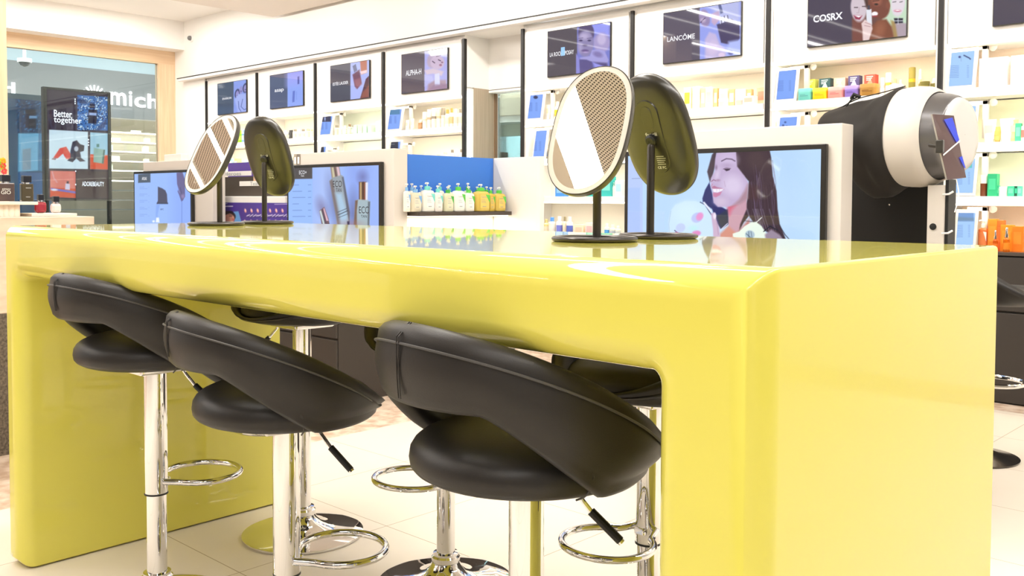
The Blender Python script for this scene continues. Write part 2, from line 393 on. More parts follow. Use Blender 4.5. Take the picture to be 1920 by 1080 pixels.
# ceiling light lines
LX = [-6.70, -6.10, -5.55, -4.98, -4.42, -3.88, 0.85]
for k, x in enumerate(LX):
    o = thing('ceiling_strip_light', 'long thin glowing light line in the ceiling, %s from the window' % ['first', 'second', 'third', 'fourth', 'fifth', 'sixth', 'seventh'][k], 'light', (x, -2.1, 3.0), group='light lines in the ceiling')
    MB().box(-0.035, 0.035, -4.3, 4.3, -0.012, 0.0).build('housing', WHITE, o)
    MB().box(-0.022, 0.022, -4.28, 4.28, -0.0135, -0.012).build('diffuser', LEDW, o)
o = thing('ceiling_light_panel', 'wide glowing light band in the ceiling above the yellow table, seen in the mirror', 'light', (-1.855, -2.1, 3.0))
MB().box(-.097, .097, -4.35, 4.3, 0.0, 0.15).build('housing', WHITE, o)
MB().box(-.095, .095, -4.34, 4.29, -.003, 0.0).build('diffuser', mat('light_panel_diffuser', (1, 1, 1), 0.5, emit=(1, 0.97, 0.92), es=2.0), o)
o = thing('security_camera', 'small grey dome security camera high on the white wall beside the window', 'security camera', at(360, 72, Y=4.592))
MB().lathe([(0.045, 0), (0.045, 0.012), (0.04, 0.02)], 16, axis='z', M=Matrix.Rotation(PI/2, 4, 'X')).build('mount', WHITEPL, o)
MB().lathe([(0.028, 0.02), (0.026, 0.04), (0.016, 0.052), (0.004, 0.056)], 16, M=Matrix.Rotation(PI/2, 4, 'X')).build('lens_dome', mat('grey_dome', (0.18, 0.18, 0.18), 0.2), o)

# ---- mall concourse seen through the window
BLU = mat('concourse_blue_grey', (0.50, 0.60, 0.63), 0.6)
st('wall_opposite_head', -15.1, -15.0, -2, 12, 3.22, 4.2, mat('pale_teal_wall', (0.58, 0.66, 0.68), 0.5))
st('wall_opposite_fascia', -15.1, -14.98, -2, 12, 2.45, 3.22, mat('dark_grey_fascia', (0.26, 0.25, 0.235), 0.4))
st('ceiling_concourse', -15.1, -10.45, -3, 12, 3.9, 4.0, mat('grey_teal_ceiling', (0.55, 0.66, 0.68), 0.6))
st('wall_opposite_back', -17.0, -16.9, -2, 12, 0, 2.6, mat('shop_interior', (0.34, 0.32, 0.27), 0.6))
st('floor_concourse', -17, -10.42, -3, 9, 0.0, 0.01, mat('concourse_floor', (0.35, 0.36, 0.33), 0.2))
area('concourse_light', (-12.6, 4.5, 3.85), 2.0, 7.0, 430, (0.92, 0.97, 1.0))
area('opposite_shop_light', (-16.0, 6.0, 2.4), 1.4, 6.0, 320, (1, 0.93, 0.75))
STRIPL = mat('shop_shelf_glow', (1, 1, 1), 0.5, emit=(1, 0.94, 0.80), es=1.3)
DKM = mat('grey_shop_counter', (0.10, 0.105, 0.10), 0.4)
for i, z in enumerate((2.30, 2.13, 1.96, 1.79, 1.62, 1.44, 1.27, 1.10, 0.93)):
    o = thing('display_shelf', '%s lit shelf from the top in the shop across the concourse' % ['topmost', 'second', 'third', 'fourth', 'fifth', 'sixth', 'seventh', 'eighth', 'lowest'][i], 'shelf', (-16.3, 6.3, z), group='lit display shelves in the shop across the concourse')
    MB().box(-0.2, 0.2, -3.2, 3.2, -0.02, 0.0).build('board', GREIGE, o)
    MB().box(0.2, 0.215, -3.2, 3.2, -0.016, 0.004).build('light_strip', STRIPL if i < 6 else DKM, o)
q = random.Random(3)
SHN = ['top', 'second', 'third', 'fourth', 'fifth', 'sixth']
for i in range(36):
    z = (2.30, 2.13, 1.96, 1.79, 1.62, 1.44)[i % 6]; y = 4.35+(i//6)*.62+q.random()*.3
    c = q.choice([(240, 235, 215), (200, 210, 190), (235, 225, 190), (170, 200, 190)])
    h = 0.04+q.random()*0.07; wd = 0.03+q.random()*0.08
    o = MB().box(-0.03, 0.03, -wd, wd, 0, h).build('jewellery_box', cm(c), None, (-16.2+q.random()*0.1, y, z))
    tag(o, 'small pale box, %s from left on the %s lit shelf across the concourse' % (['first', 'second', 'third', 'fourth', 'fifth', 'sixth'][i//6], SHN[i % 6]), 'box', 'pale boxes across the concourse')
sg = thing('shop_sign', 'glowing white sign letters reading mich on the dark fascia beyond the window', 'sign', at(250, 205, X=-14.97))
def place_text(name, body, xl, xr, yb, yt, X, parent, m, bold=0.04):
    a = at(xl, yb, X=X); b = at(xr, yb, X=X); c = at(xl, yt, X=X)
    mb = MB(); put_text(mb, body, a-np.array(parent.location), (0, 1, 0), (0, 0, 1), b[1]-a[1], c[2]-a[2], 0.02, bold)
    return mb.build(name, m, parent, fix=False)
for ch, xl, xr, yb, yt in (('m', 205, 236, 196, 172), ('i', 241, 247, 199, 171), ('c', 251, 272, 201, 181), ('h', 276, 296, 203, 176)):
    place_text('letter', ch, xl, xr, yb, yt, -14.968, sg, SIGN, 0.02)
sg2 = thing('lit_letter_sign', 'glowing white letter fragment at the left edge of the window', 'sign', at(15, 178, X=-14.97))
place_text('letter', 'd', 2, 28, 178, 153, -14.968, sg2, SIGN, 0.02)
lg = thing('sunburst_logo', 'glowing white fan of short rays above the advertising screen', 'sign', at(177, 176, X=-14.96))
c0 = at(177, 183, X=-14.94)-np.array(lg.location)
mb = MB()
for i in range(9):
    a = PI*(0.06+0.88*i/8); r0, r1 = 0.115, 0.20
    mb.tube([(c0[0], c0[1]+math.cos(a)*r0, c0[2]+math.sin(a)*r0), (c0[0], c0[1]+math.cos(a)*r1, c0[2]+math.sin(a)*r1)], 0.013, 6)
mb.build('rays', SIGN, lg)
o = thing('dome_camera', 'white dome security camera under the concourse ceiling beyond the window', 'security camera', at(46, 117, X=-13.0))
MB().tube([(0, 0, .045), (0, 0, 3.9-at(46, 117, X=-13.0)[2])], .02, 10).build('stem', WHITEPL, o)
MB().lathe([(0.0, -0.06), (0.05, -0.04), (0.07, 0.0)], 16, cap=False).build('dome', mat('grey_dome', (0.18, 0.18, 0.18), 0.2), o)
MB().lathe([(0.09, 0.0), (0.09, 0.05)], 16).build('housing', WHITEPL, o)
# big advertising screen in the window
sc = thing('advertising_screen_or_reflection', 'tall black-framed advertising screen standing inside the window, four picture panels', 'screen', (-10.6, 3.55, 0))
MB().box(-0.07, 0.0, -0.385, 0.375, 1.085, 2.365).build('casing', mat('bronze_casing', (0.075, 0.068, 0.06), 0.35), sc)
MB().box(-0.05, -0.005, 0.335, 0.372, 0.0, 1.085).build('post', BEZEL, sc)
MB().box(-0.05, -0.005, -0.38, -0.34, 0.0, 1.085).build('post', BEZEL, sc)
def pad(p):
    p.poly([(90, 170), (148, 175), (148, 243), (90, 239)], (62, 48, 62))
    p.poly([(145, 178), (202, 182), (202, 245), (145, 243)], (70, 120, 190))
    r = random.Random(5)
    for _ in range(420):
        x = r.uniform(146, 201); y = r.uniform(180, 244); c = r.choice([(220, 240, 255), (40, 60, 110), (110, 165, 225), (25, 35, 70), (240, 250, 255)])
        p.ell(x, y, r.uniform(.6, 1.6), r.uniform(.6, 1.4), c, blur=.5)
    p.ell(155, 190, 10, 4, (30, 45, 90), .3, 2, .7); p.ell(192, 235, 14, 4, (30, 50, 100), -.8, 2, .7)
    p.poly([(166, 205), (182, 206), (181, 232), (165, 231)], (38, 28, 52)); p.poly([(168, 194), (178, 195), (178, 203), (168, 203)], (45, 36, 62))
    p.poly([(167, 211), (181, 212), (181, 217), (167, 216)], (170, 190, 240))
    p.poly([(92, 243), (165, 247), (165, 317), (92, 316)], (226, 243, 254)); p.poly([(169, 248), (202, 250), (202, 318), (169, 317)], (176, 216, 236))
    p.poly([(169, 289), (202, 291), (202, 318), (169, 317)], (238, 92, 60))
    p.poly([(100, 296), (112, 278), (124, 275), (132, 288), (134, 299), (124, 298), (118, 288), (108, 297)], (235, 75, 62))
    p.poly([(132, 283), (136, 266), (144, 263), (150, 270), (158, 273), (157, 283), (150, 285), (152, 296), (160, 302), (150, 303), (143, 297), (136, 304), (126, 301), (132, 296)], (48, 42, 66))
    p.ell(143, 279, 4, 5, (200, 205, 220)); p.ell(153, 277, 4.5, 5, (38, 33, 55))
    p.poly([(98, 297), (106, 296), (104, 300), (97, 299)], (120, 90, 100))
    p.poly([(176, 277), (197, 281), (194, 307), (175, 304)], (160, 190, 176)); p.poly([(194, 281), (197, 281), (194, 307), (191, 306)], (90, 120, 110)); p.poly([(181, 270), (186, 270), (186, 276), (181, 276)], (110, 150, 140))
    p.poly([(94, 320), (142, 321), (142, 371), (94, 369)], (236, 130, 116)); p.poly([(94, 352), (142, 354), (142, 371), (94, 369)], (225, 84, 50))
    p.poly([(95, 352), (142, 359), (142, 363), (95, 356)], (130, 110, 200)); p.ell(102, 356, 6, 2, (235, 235, 255)); p.poly([(123, 344), (131, 345), (131, 356), (122, 355)], (225, 210, 235)); p.poly([(125, 340), (129, 340), (129, 344), (125, 344)], (60, 40, 60))
    p.line([(98, 322), (101, 334), (107, 342)], 2.5, (240, 165, 165))
    p.poly([(142, 320), (203, 322), (203, 373), (142, 372)], (74, 54, 56))
a0 = at(91, 372, X=-10.598); 
picture('display', (-10.598, 3.20, 1.11), (0, 1, 0), (0, 0, 1), 0.685, 1.23, 150, 260, pad, (60, 46, 58), PIC, sc)
tx = MB(); L0 = np.array(sc.location)
def adtext(b, xl, xr, yb, yt, bold):
    a = at(xl, yb, X=-10.595); c = at(xr, yt, X=-10.595)
    put_text(tx, b, a-L0, (0, 1, 0), (0, 0, 1), c[1]-a[1], c[2]-a[2], 0.001, bold)
adtext('Better', 101, 135, 219, 208, .012); adtext('together', 101, 153, 233, 221, .012); adtext('ADOREBEAUTY', 154, 195, 349, 341, .01)
for dx, dy in ((141, 186), (141, 190), (141, 194), (166, 262), (166, 267), (166, 272), (142, 321), (142, 346)):
    a = at(dx, dy, X=-10.595)-L0; tx.box(0.002, 0.004, a[1]-.006, a[1]+.006, a[2]-.008, a[2]+.008)
tx.build('lettering', mat('bright_lettering', (0, 0, 0), 0.5, emit=(0.93, 0.93, 1), es=1.6), sc, fix=False)
# reversed reflection of the advertising screen, painted on an added glowing panel
screen_reflection = thing('advertising_screen_or_reflection', 'dim blue reversed reflection of the advertising screen, painted on a panel beyond the window', 'screen', (-12.6, 3.6, 0))
MB().box(-0.07, 0.0, -0.42, 0.44, 0.0, 2.47).build('casing', mat('teal_reflection_panel', (0.05, 0.075, 0.09), 0.3), screen_reflection)  # body of the added reflection panel
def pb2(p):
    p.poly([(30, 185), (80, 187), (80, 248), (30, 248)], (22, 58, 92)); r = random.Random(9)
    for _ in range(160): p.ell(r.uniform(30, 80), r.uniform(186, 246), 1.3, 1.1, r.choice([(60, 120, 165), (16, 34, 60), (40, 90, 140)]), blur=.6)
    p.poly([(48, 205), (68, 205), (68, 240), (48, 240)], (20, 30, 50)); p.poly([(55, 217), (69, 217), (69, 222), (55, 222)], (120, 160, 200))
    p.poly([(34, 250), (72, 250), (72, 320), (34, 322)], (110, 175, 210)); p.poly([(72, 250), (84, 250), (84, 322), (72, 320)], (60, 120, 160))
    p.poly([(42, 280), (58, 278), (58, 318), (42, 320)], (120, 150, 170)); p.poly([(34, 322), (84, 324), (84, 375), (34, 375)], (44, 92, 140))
picture('display', (-12.598, 3.25, 0.9), (0, 1, 0), (0, 0, 1), 0.75, 1.50, 60, 120, pb2, (30, 70, 100), PIC, screen_reflection)  # painted picture of the reflection
o = MB().box(-5.95, -5.5, 0.72, 1.047, 0, 3.0).build('wall_pillar', OAK); struct(o)

# ---------------------------------------------------------------- alcove between the bays
ax0, ax1 = -5.285, -4.62
st('wall_alcove_left', ax0-.02, ax0, 4.60, 4.885, 2.07, 2.505, WHITE2)
st('wall_alcove_back', ax0, ax1, 4.885, 4.93, 2.06, 2.505, WHITE2)
st('wall_alcove_soffit', ax0, ax1, 4.885, 5.0, 2.04, 2.065, WHITE2)
st('ceiling_alcove', -5.33, ax1, 4.592, 5.1, 2.505, 2.56, WHITE2)
struct(bx('trim_3', ax0-.02, ax0, 4.70, 4.975, 0, 2.07, TAUPE))
st('trim_4', ax0-.02, ax0+.012, 4.955, 4.985, 0, 2.04, mat('bronze_edge', (0.25, 0.15, 0.08), 0.4))
st('wall_alcove_jamb', ax0-.02, ax0, 4.60, 4.70, 0, 2.06, WHITE2)
o = bx('wall_light_strip', ax0-.004, ax0+.006, 4.625, 4.665, 0.85, 2.03, LEDW); tag(o, 'vertical glowing light strip beside the wood panel in the alcove', 'light')
st('window_2', ax0, ax1, 5.0, 5.01, 0, 2.04, GLASST)
st('wall_beyond', -9.5, 0, 8.5, 8.6, 0, 3.2, mat('pale_teal_room', (0.74, 0.81, 0.82), 0.5))
st('wall_beyond_left', -9.2, -9.1, 5.0, 8.5, 0, 3.2, mat('pale_teal_room', (0.74, 0.81, 0.82), 0.5))
area('beyond_light', (-7.0, 6.8, 2.9), 3.5, 2.5, 600, (0.93, 0.98, 1.0))
cp = at(955, 200, Y=7.0)
o = thing('glass_column', 'round clear glass column under a ribbed drum, behind the alcove glass', 'column', (cp[0]+.25, 7.0, 0))
MB().lathe([(0.33, 0.0), (0.33, 2.05)], 40, cap=False).build('glass_cylinder', GLASST, o)
MB().lathe([(0.40, 2.05), (0.40, 2.24)], 40).build('drum', TAUPE, o)
MB().lathe([(0.345, 1.98), (0.345, 2.05)], 40).build('collar', GREIGE, o)
st('wall_beyond_ribbed', -9.5, -6.35, 6.9, 7.0, 1.85, 2.35, TAUPE)
cq = at(942, 275, Y=6.0)
o = thing('display_stand', 'dark vertical display stand with small red and blue packs seen through the alcove glass', 'stand', (cq[0], 6.0, 0))
MB().box(-0.04, 0.04, -0.04, 0.04, 0, 1.55).build('post', DARKPL, o)
MB().box(-0.09, 0.02, -0.06, 0.06, 1.48, 1.60).build('head', DARKPL, o)
for i, c in enumerate(((60, 90, 200), (220, 110, 130), (190, 60, 80))):
    MB().box(0.05+i*.04, 0.082+i*.04, -0.03, 0.03, 1.22, 1.40).build('pack', cm(c), o)

# ================================================================ wall bays
BW = 1.0752
BAYX = [-9.599, -8.524, -7.449, -6.373, -4.62, -3.545, -2.470, -1.394, -0.319]
PH = ['under the triple-portrait screen', 'under the plain blue screen', 'under the amber-bottle screen', 'under the sleeping-woman screen',
      'under the staring-face screen', 'under the hand-and-bottle screen', 'under the smiling-women screen', 'in the rightmost bay']
SHZ = [1.742, 1.436, 1.138, 0.832]
TINT = {7: [(0.95, 0.80, 0.66), (0.88, 0.89, 0.66), (0.84, 0.88, 0.68), (0.93, 0.76, 0.58)], 2: [(0.86, 0.92, 0.80)]*4, 6: [(0.94, 0.84, 0.68)]*4}  # rightmost bay: its coloured lighting is put into the back panel colours
def bay(i):
    x0 = BAYX[i]; x1 = x0+BW; cx = (x0+x1)/2
    o = thing('shelving_unit', 'white lit wall shelving bay '+PH[i].replace('under the', 'holding the').replace('in the rightmost bay', 'at the right edge, peach and green lit'), 'shelving unit', (cx, 4.6, 0))
    hw = BW/2
    MB().box(-hw+.035, hw-.035, 0.0, 0.03, 2.0, 2.475).build('header_panel', WHITE, o, bevel=.004)
    MB().box(-hw, hw, 0.012, 0.36, 1.985, 2.0).box(-hw, hw, .012, .04, 2.475, 2.505).box(-hw, -hw+.03, .008, .36, .832, 2.5).box(hw-.03, hw, .008, .36, .832, 2.5).build('carcass', WHITE, o)
    for r, (zb, zt) in enumerate(((1.74, 1.985), (1.43, 1.695), (1.135, 1.39), (0.832, 1.09))):
        t = TINT.get(i, [None]*4)[r]
        MB().box(-hw+.03, hw-.03, 0.325, 0.34, zb, zt).build('back_panel', mat('niche_tint_%d_%d' % (i, r), t, .6) if t else NICHE, o)
    MB().box(-hw+.03, hw-.03, -0.004, 0.012, 1.978, 1.992).build('light_strip', LED, o)
    for z in SHZ[:3]:
        s_ = MB().box(-hw+.03, hw-.03, 0.0, 0.33, z-.040, z).build('shelf', WHITE, o, bevel=.002)
        MB().box(-hw+.03, hw-.03, -0.003, 0.010, z-.052, z-.040).build('light_strip', LED, s_)
    MB().box(hw-.013, hw+.013, -0.012, 0.02, 0.832, 2.475).build('upright', UPR, o)
    if i in (0, 4): MB().box(-hw-.013, -hw+.013, -0.012, 0.02, 0.832, 2.475).build('upright', UPR, o)
    b = thing('base_cabinet', 'dark brown base cabinet below the shelves '+PH[i], 'cabinet', (cx, 4.6, 0))
    MB().box(-hw+.002, hw-.002, 0.01, 0.36, 0.0, 0.815).build('carcass', DARKCAB, b)
    MB().box(-hw+.002, hw-.002, -0.015, 0.36, 0.815, 0.832).build('top', DARKSH, b)
    for k in (-1, 1):
        MB().box(min(k*.004, k*(hw-.008)), max(k*.004, k*(hw-.008)), -0.012, 0.01, 0.01, 0.50).build('door', DARKCAB, b, bevel=.002)
    MB().box(-hw+.008, hw-.008, -0.012, 0.01, 0.512, 0.805).build('drawer', DARKCAB, b, bevel=.002)
for i in range(8): bay(i)

# ---- brand screens in the headers
def skin(p, cx, cy, rx, ry, col, rot=0, dark=(60, 50, 80), feat=True, hl=(225, 215, 250)):
    p.ell(cx, cy, rx, ry, col, rot, 1.2); p.ell(cx-rx*.15, cy-ry*.35, rx*.5, ry*.3, hl, rot, 3, .5)
    if feat:
        c, s_ = math.cos(rot), math.sin(rot)
        def q(u, v): return (cx+u*rx*c-v*ry*s_, cy+u*rx*s_+v*ry*c)
        for sx in (-.38, .38):
            a = q(sx, -.12); p.ell(a[0], a[1], rx*.2, ry*.07, dark, rot, .7); b1 = q(sx-.2, -.3); b2 = q(sx+.2, -.3); p.line([b1, b2], 1.0, dark, .7)
        a = q(0, .18); p.ell(a[0], a[1], rx*.16, ry*.07, dark, rot, 1, .7); a = q(0, .48); p.ell(a[0], a[1], rx*.32, ry*.09, (150, 90, 130), rot, .8)
def halves(xm_t, xm_b, yt, yb, right):
    return [(xm_t, yt-30), (xm_t+400, yt-60), (xm_t+400, yb+60), (xm_b, yb+30)], right
def P0(p):
    p.poly([(438, 130), (480, 130), (480, 230), (438, 230)], (140, 160, 235))
    for cx, cy, d in ((445, 176, 1), (452, 168, 0), (460, 165, 1)):
        if d: p.ell(cx, cy, 4.6, 9, (36, 40, 78), .15)
        p.ell(cx, cy+.6, 3.2, 7, (150, 145, 205), .1); p.ell(cx, cy+3, 1.2, .7, (70, 70, 130))
    p.poly([(440, 186), (447, 176), (462, 176), (465, 190), (464, 212), (446, 212)], (165, 180, 240), 1.5)
    p.line([(447, 190), (448, 203), (452, 209)], .8, (60, 75, 150)); p.line([(455, 186), (452, 200), (458, 206), (463, 203)], .8, (60, 75, 150))
def P1(p):
    p.poly([(539, 110), (600, 110), (600, 230), (539, 230)], (146, 170, 246)); p.poly([(539, 110), (600, 110), (600, 150), (539, 160)], (158, 165, 245), 8)
    p.poly([(549, 171), (553, 170), (552, 191), (548, 192)], (100, 120, 205)); p.poly([(558, 144), (561, 143), (561, 157), (558, 158)], (80, 88, 170)); p.line([(556, 172), (556, 187)], .8, (120, 145, 230))
def P2(p):
    p.poly([(657, 90), (700, 90), (700, 210), (657, 210)], (178, 190, 250))
    p.poly([(661, 140), (674, 130), (678, 156), (670, 167), (665, 162)], (120, 82, 105), 1.2); p.poly([(664, 150), (676, 146), (678, 158), (668, 166)], (160, 105, 120), 2, .8); p.poly([(661, 124), (667, 120), (670, 132), (664, 136)], (110, 115, 150))
    p.poly([(675, 112), (688, 108), (688, 136), (677, 140)], (190, 118, 96), 1.2); p.poly([(675, 134), (688, 131), (688, 136), (677, 140)], (240, 210, 215))
    p.poly([(686, 148), (692, 142), (692, 183), (675, 186)], (92, 62, 78)); p.poly([(680, 172), (692, 160), (692, 182), (676, 185)], (158, 92, 76), 2, .9)
def P3(p):
    p.poly([(796, 60), (850, 60), (850, 200), (796, 200)], (176, 176, 236))
    p.ell(812, 113, 11, 15, (186, 168, 196), .3, 1.5); p.ell(820, 117, 13, 13, (206, 186, 212), .35, 1.5)
    p.line([(811, 115), (815, 118)], 1.6, (70, 50, 80)); p.line([(822, 112), (826, 114)], 1.6, (70, 50, 80)); p.line([(818, 106), (826, 104)], 1, (80, 60, 90)); p.ell(826, 122, 2.5, 2, (160, 110, 140)); p.ell(829, 117, 2, 1.4, (140, 100, 130))
    p.poly([(796, 132), (812, 128), (832, 134), (828, 142), (812, 138), (800, 140)], (214, 196, 214), 1.5)
    p.poly([(796, 140), (810, 142), (815, 156), (796, 162)], (190, 190, 240), 1.5); p.poly([(803, 158), (816, 150), (836, 150), (839, 168), (800, 178)], (176, 150, 170), 2)
    p.poly([(815, 139), (824, 137), (825, 160), (815, 162)], (216, 218, 248)); p.poly([(798, 172), (815, 158), (838, 158), (838, 166), (806, 178)], (160, 132, 160), 1.5, .7)
def P4(p):
    p.poly([(1082, 20), (1150, 20), (1150, 160), (1082, 160)], (120, 126, 205))
    p.poly([(1104, 44), (1142, 36), (1142, 66), (1112, 62)], (150, 156, 244), 2)
    p.ell(1099, 62, 15, 20, (84, 74, 116), 0, 1.2); p.ell(1128, 80, 16, 18, (168, 156, 205), 0, 2.5); p.ell(1128, 74, 8, 10, (196, 184, 222), 0, 2)
    p.ell(1098, 82, 15, 25, (140, 132, 178), .03, 1.5); p.ell(1095, 68, 9, 6, (196, 184, 220), 0, 4, .8); p.ell(1088, 90, 4, 8, (184, 174, 214), 0, 3, .6)
    for x in (1089, 1105): p.ell(x, 76, 3.2, 1.6, (66, 58, 102), 0, .7); p.line([(x-4, 72), (x+4, 71)], 1, (80, 70, 116), .8)
    p.ell(1097, 85, 4, 2, (92, 80, 128), 0, 1); p.ell(1097, 95, 6.5, 2.4, (104, 84, 140), 0, .9); p.ell(1098, 98, 5, 1.5, (176, 156, 205), 0, .8)
    p.poly([(1085, 112), (1110, 106), (1114, 140), (1084, 138)], (92, 84, 140), 2); p.poly([(1080, 100), (1086, 110), (1088, 150), (1080, 150)], (140, 140, 214), 1)
    p.poly([(1087, 108), (1106, 105), (1110, 94), (1124, 92), (1134, 96), (1141, 112), (1138, 124), (1120, 120), (1100, 112), (1088, 111)], (164, 160, 220), 1.2); p.poly([(1108, 116), (1138, 118), (1140, 126), (1120, 124)], (86, 78, 130), 2)
    p.ell(1121, 102, 9, 5, (130, 120, 178), .3, 2)
    p.poly([(1110, 116), (1142, 128), (1142, 150), (1124, 138)], (150, 150, 235), 1.5)
def P5(p):
    p.poly([(1312, -10), (1400, -10), (1400, 130), (1312, 130)], (150, 162, 238)); p.poly([(1330, 8), (1387, 0), (1387, 40), (1350, 40)], (184, 190, 236), 4)
    p.ell(1321, 34, 10, 16, (148, 132, 176), -.2, 1.5); p.ell(1318, 38, 5, 4, (196, 176, 205), 0, 2); p.line([(1314, 42), (1322, 34)], 2, (80, 60, 110)); p.line([(1316, 40), (1322, 36)], .9, (225, 215, 235))
    p.poly([(1334, 26), (1348, 20), (1350, 36), (1340, 48), (1334, 42)], (196, 170, 205), 1.5)
    p.poly([(1344, 46), (1372, 36), (1387, 46), (1387, 72), (1378, 86), (1352, 80)], (66, 60, 100), 1.2); p.poly([(1349, 34), (1364, 29), (1368, 38), (1350, 45)], (214, 216, 244)); p.line([(1352, 32), (1353, 44)], 1.3, (40, 40, 80)); p.line([(1358, 30), (1359, 42)], 1.3, (40, 40, 80)); p.line([(1364, 29), (1366, 39)], 1.3, (40, 40, 80)); p.poly([(1346, 8), (1351, 6), (1356, 24), (1351, 26)], (90, 100, 150))
    p.poly([(1322, 110), (1322, 74), (1330, 60), (1342, 64), (1350, 84), (1362, 94), (1362, 110)], (196, 184, 226), 2); p.ell(1336, 90, 10, 14, (212, 196, 230), .2, 3, .8); p.ell(1353, 103, 6, 4, (225, 205, 235)); p.poly([(1366, 78), (1390, 74), (1390, 105), (1362, 106)], (176, 190, 250), 3)
    p.ell(1370, 99, 5, 4, (90, 96, 170), 0, 1.5)
def P6(p):
    p.poly([(1598, -60), (1710, -60), (1710, 90), (1598, 90)], (104, 70, 66)); p.poly([(1654, -60), (1710, -60), (1710, 90), (1654, 60)], (196, 222, 196), 2)
    p.poly([(1598, 36), (1622, 40), (1618, 90), (1598, 90)], (120, 70, 62), 3); p.poly([(1674, 40), (1700, 44), (1700, 90), (1668, 80)], (176, 160, 172), 2); p.poly([(1670, 38), (1678, 40), (1684, 76), (1676, 78)], (166, 136, 70), 2, .8)
    p.ell(1610, 14, 15, 27, (210, 196, 206), -.05, 1.5); p.line([(1602, 14), (1608, 14)], 1.6, (60, 40, 50)); p.line([(1617, 12), (1623, 12)], 1.6, (60, 40, 50)); p.poly([(1600, 28), (1617, 29), (1612, 37), (1604, 36)], (150, 50, 80)); p.poly([(1601, 28.5), (1616, 29.5), (1610, 33)], (252, 250, 255)); p.line([(1611, 14), (1610, 24), (1606, 24)], .9, (170, 140, 150), .8)
    p.poly([(1618, -10), (1632, -10), (1632, 10), (1624, 14)], (70, 46, 42), 2)
    p.ell(1648, 8, 20, 28, (118, 66, 52), -.25, 1.5); p.ell(1644, 2, 8, 8, (176, 104, 84), 0, 4, .7); p.ell(1643, 8, 3.5, 1.8, (30, 18, 18)); p.line([(1637, 2), (1648, 1)], 1.4, (50, 26, 22)); p.ell(1640, 26, 6, 4.2, (250, 246, 250), -.1, .8); p.ell(1640, 30.5, 6, 1.6, (150, 60, 66), -.1, .7); p.ell(1665, 10, 4, 7, (128, 72, 56), 0, 1)
    p.poly([(1630, 80), (1632, 52), (1645, 38), (1662, 36), (1672, 50), (1678, 80)], (126, 72, 50), 2); p.ell(1650, 56, 9, 14, (160, 98, 72), .3, 5, .7)
    p.ell(1684, 5, 13, 26, (226, 216, 226), .1, 1.5); p.line([(1674, 4), (1680, 3)], 1.2, (60, 50, 60)); p.line([(1687, 4), (1692, 3)], 1.2, (60, 50, 60)); p.ell(1683, 20, 6.5, 2.4, (196, 90, 120)); p.ell(1683, 19.4, 5, 1.3, (255, 252, 255)); p.poly([(1676, 34), (1693, 34), (1693, 43), (1678, 44)], (40, 42, 58)); p.line([(1684, 33), (1684, 45)], 1.2, (220, 225, 235)); p.line([(1676, 39), (1693, 39)], 1.2, (220, 225, 235))
    p.poly([(1624, 18), (1634, 17), (1635, 46), (1625, 48)], (226, 230, 240)); p.poly([(1627, 10), (1631, 10), (1631, 18), (1627, 18)], (60, 60, 80)); p.poly([(1615, 44), (1622, 36), (1628, 42), (1634, 44), (1636, 54), (1628, 80), (1618, 80), (1617, 56)], (230, 206, 205), 1.3); p.line([(1622, 42), (1633, 46)], .8, (160, 110, 120)); p.line([(1621, 48), (1632, 50)], .8, (160, 110, 120))
def P7(p):
    pass
PICS = [(P0, (74, 88, 110), [('ENVIRON', 417, 434, 182, 187)], 'showing three portraits of women side by side'),
        (P1, (86, 96, 126), [('asap', 515, 532, 166, 175)], 'with plain blue right half and white lettering asap'),
        (P2, (84, 84, 98), [('ESTÉE LAUDER', 624, 653, 151, 160)], 'showing an amber bottle beside white lettering'),
        (P3, (94, 86, 98), [('ALPHA-H', 761, 790, 129, 142)], 'showing a woman with closed eyes holding a white tube'),
        (P4, (84, 78, 88), [('LA ROCHE-POSAY', 1031, 1076, 95, 105)], 'showing a dark-skinned face resting on a hand'),
        (P5, (88, 82, 100), [('LANCÔME', 1251, 1303, 62, 77)], 'showing a hand and dark bottle with reflected light streaks'),
        (P6, (68, 62, 82), [('COSRX', 1525, 1580, 24, 41)], 'showing three smiling women and a white bottle'),
        (P7, (70, 66, 84), [], 'mostly dark, cut off by the top right corner')]
for i, (fn, base, txt, desc) in enumerate(PICS):
    cx = BAYX[i]+BW/2+.045; z0, z1 = 2.065, 2.42; yy = 4.598
    if i == 7: cx += .0
    o = thing('display_screen', 'wide header screen '+desc, 'screen', (cx, yy, (z0+z1)/2), group=None)
    MB().box(-.308, .308, -.016, 0.0, -.1785, .1785).build('bezel', BEZEL, o, bevel=.002)
    picture('display', (cx-.303, yy-.0175, z0+.004), (1, 0, 0), (0, 0, 1), .606, z1-z0-.008, 200, 117, fn, base, PIC, o)
    if txt:
        mb = MB()
        for b_, xl, xr, yt, yb in txt:
            # anchor points on the plane, baseline horizontal in the world
            a = at(xl, (yt+yb)/2+(xr-xl)*.085, Y=yy-.018); c = at(xr, (yt+yb)/2-(xr-xl)*.02, Y=yy-.018)
            h = (yb-yt)*.78/F_PX*((a-CAM)@_fw)
            mid = (at((xl+xr)/2, (yt+yb)/2, Y=yy-.018))[2]
            put_text(mb, b_, np.array((a[0], yy-.018, mid-h/2))-np.array(o.location), (1, 0, 0), (0, 0, 1), c[0]-a[0], h, .0006, .012 if i != 6 else .03)
        if i == 4:
            a = at(1052, 89, Y=yy-.018)-np.array(o.location); b2 = at(1059, 104, Y=yy-.018)-np.array(o.location)
            mb.build('lettering', LETTER, o, fix=False); mb = MB(); mb.box(a[0], b2[0], -.0195, -.0185, b2[2], a[2])
            mb.build('logo_block', mat('pale_blue_glow', (0, 0, 0), .5, emit=(.32, .62, 1), es=1.0), o, fix=False)
        else: mb.build('lettering', LETTER, o, fix=False)

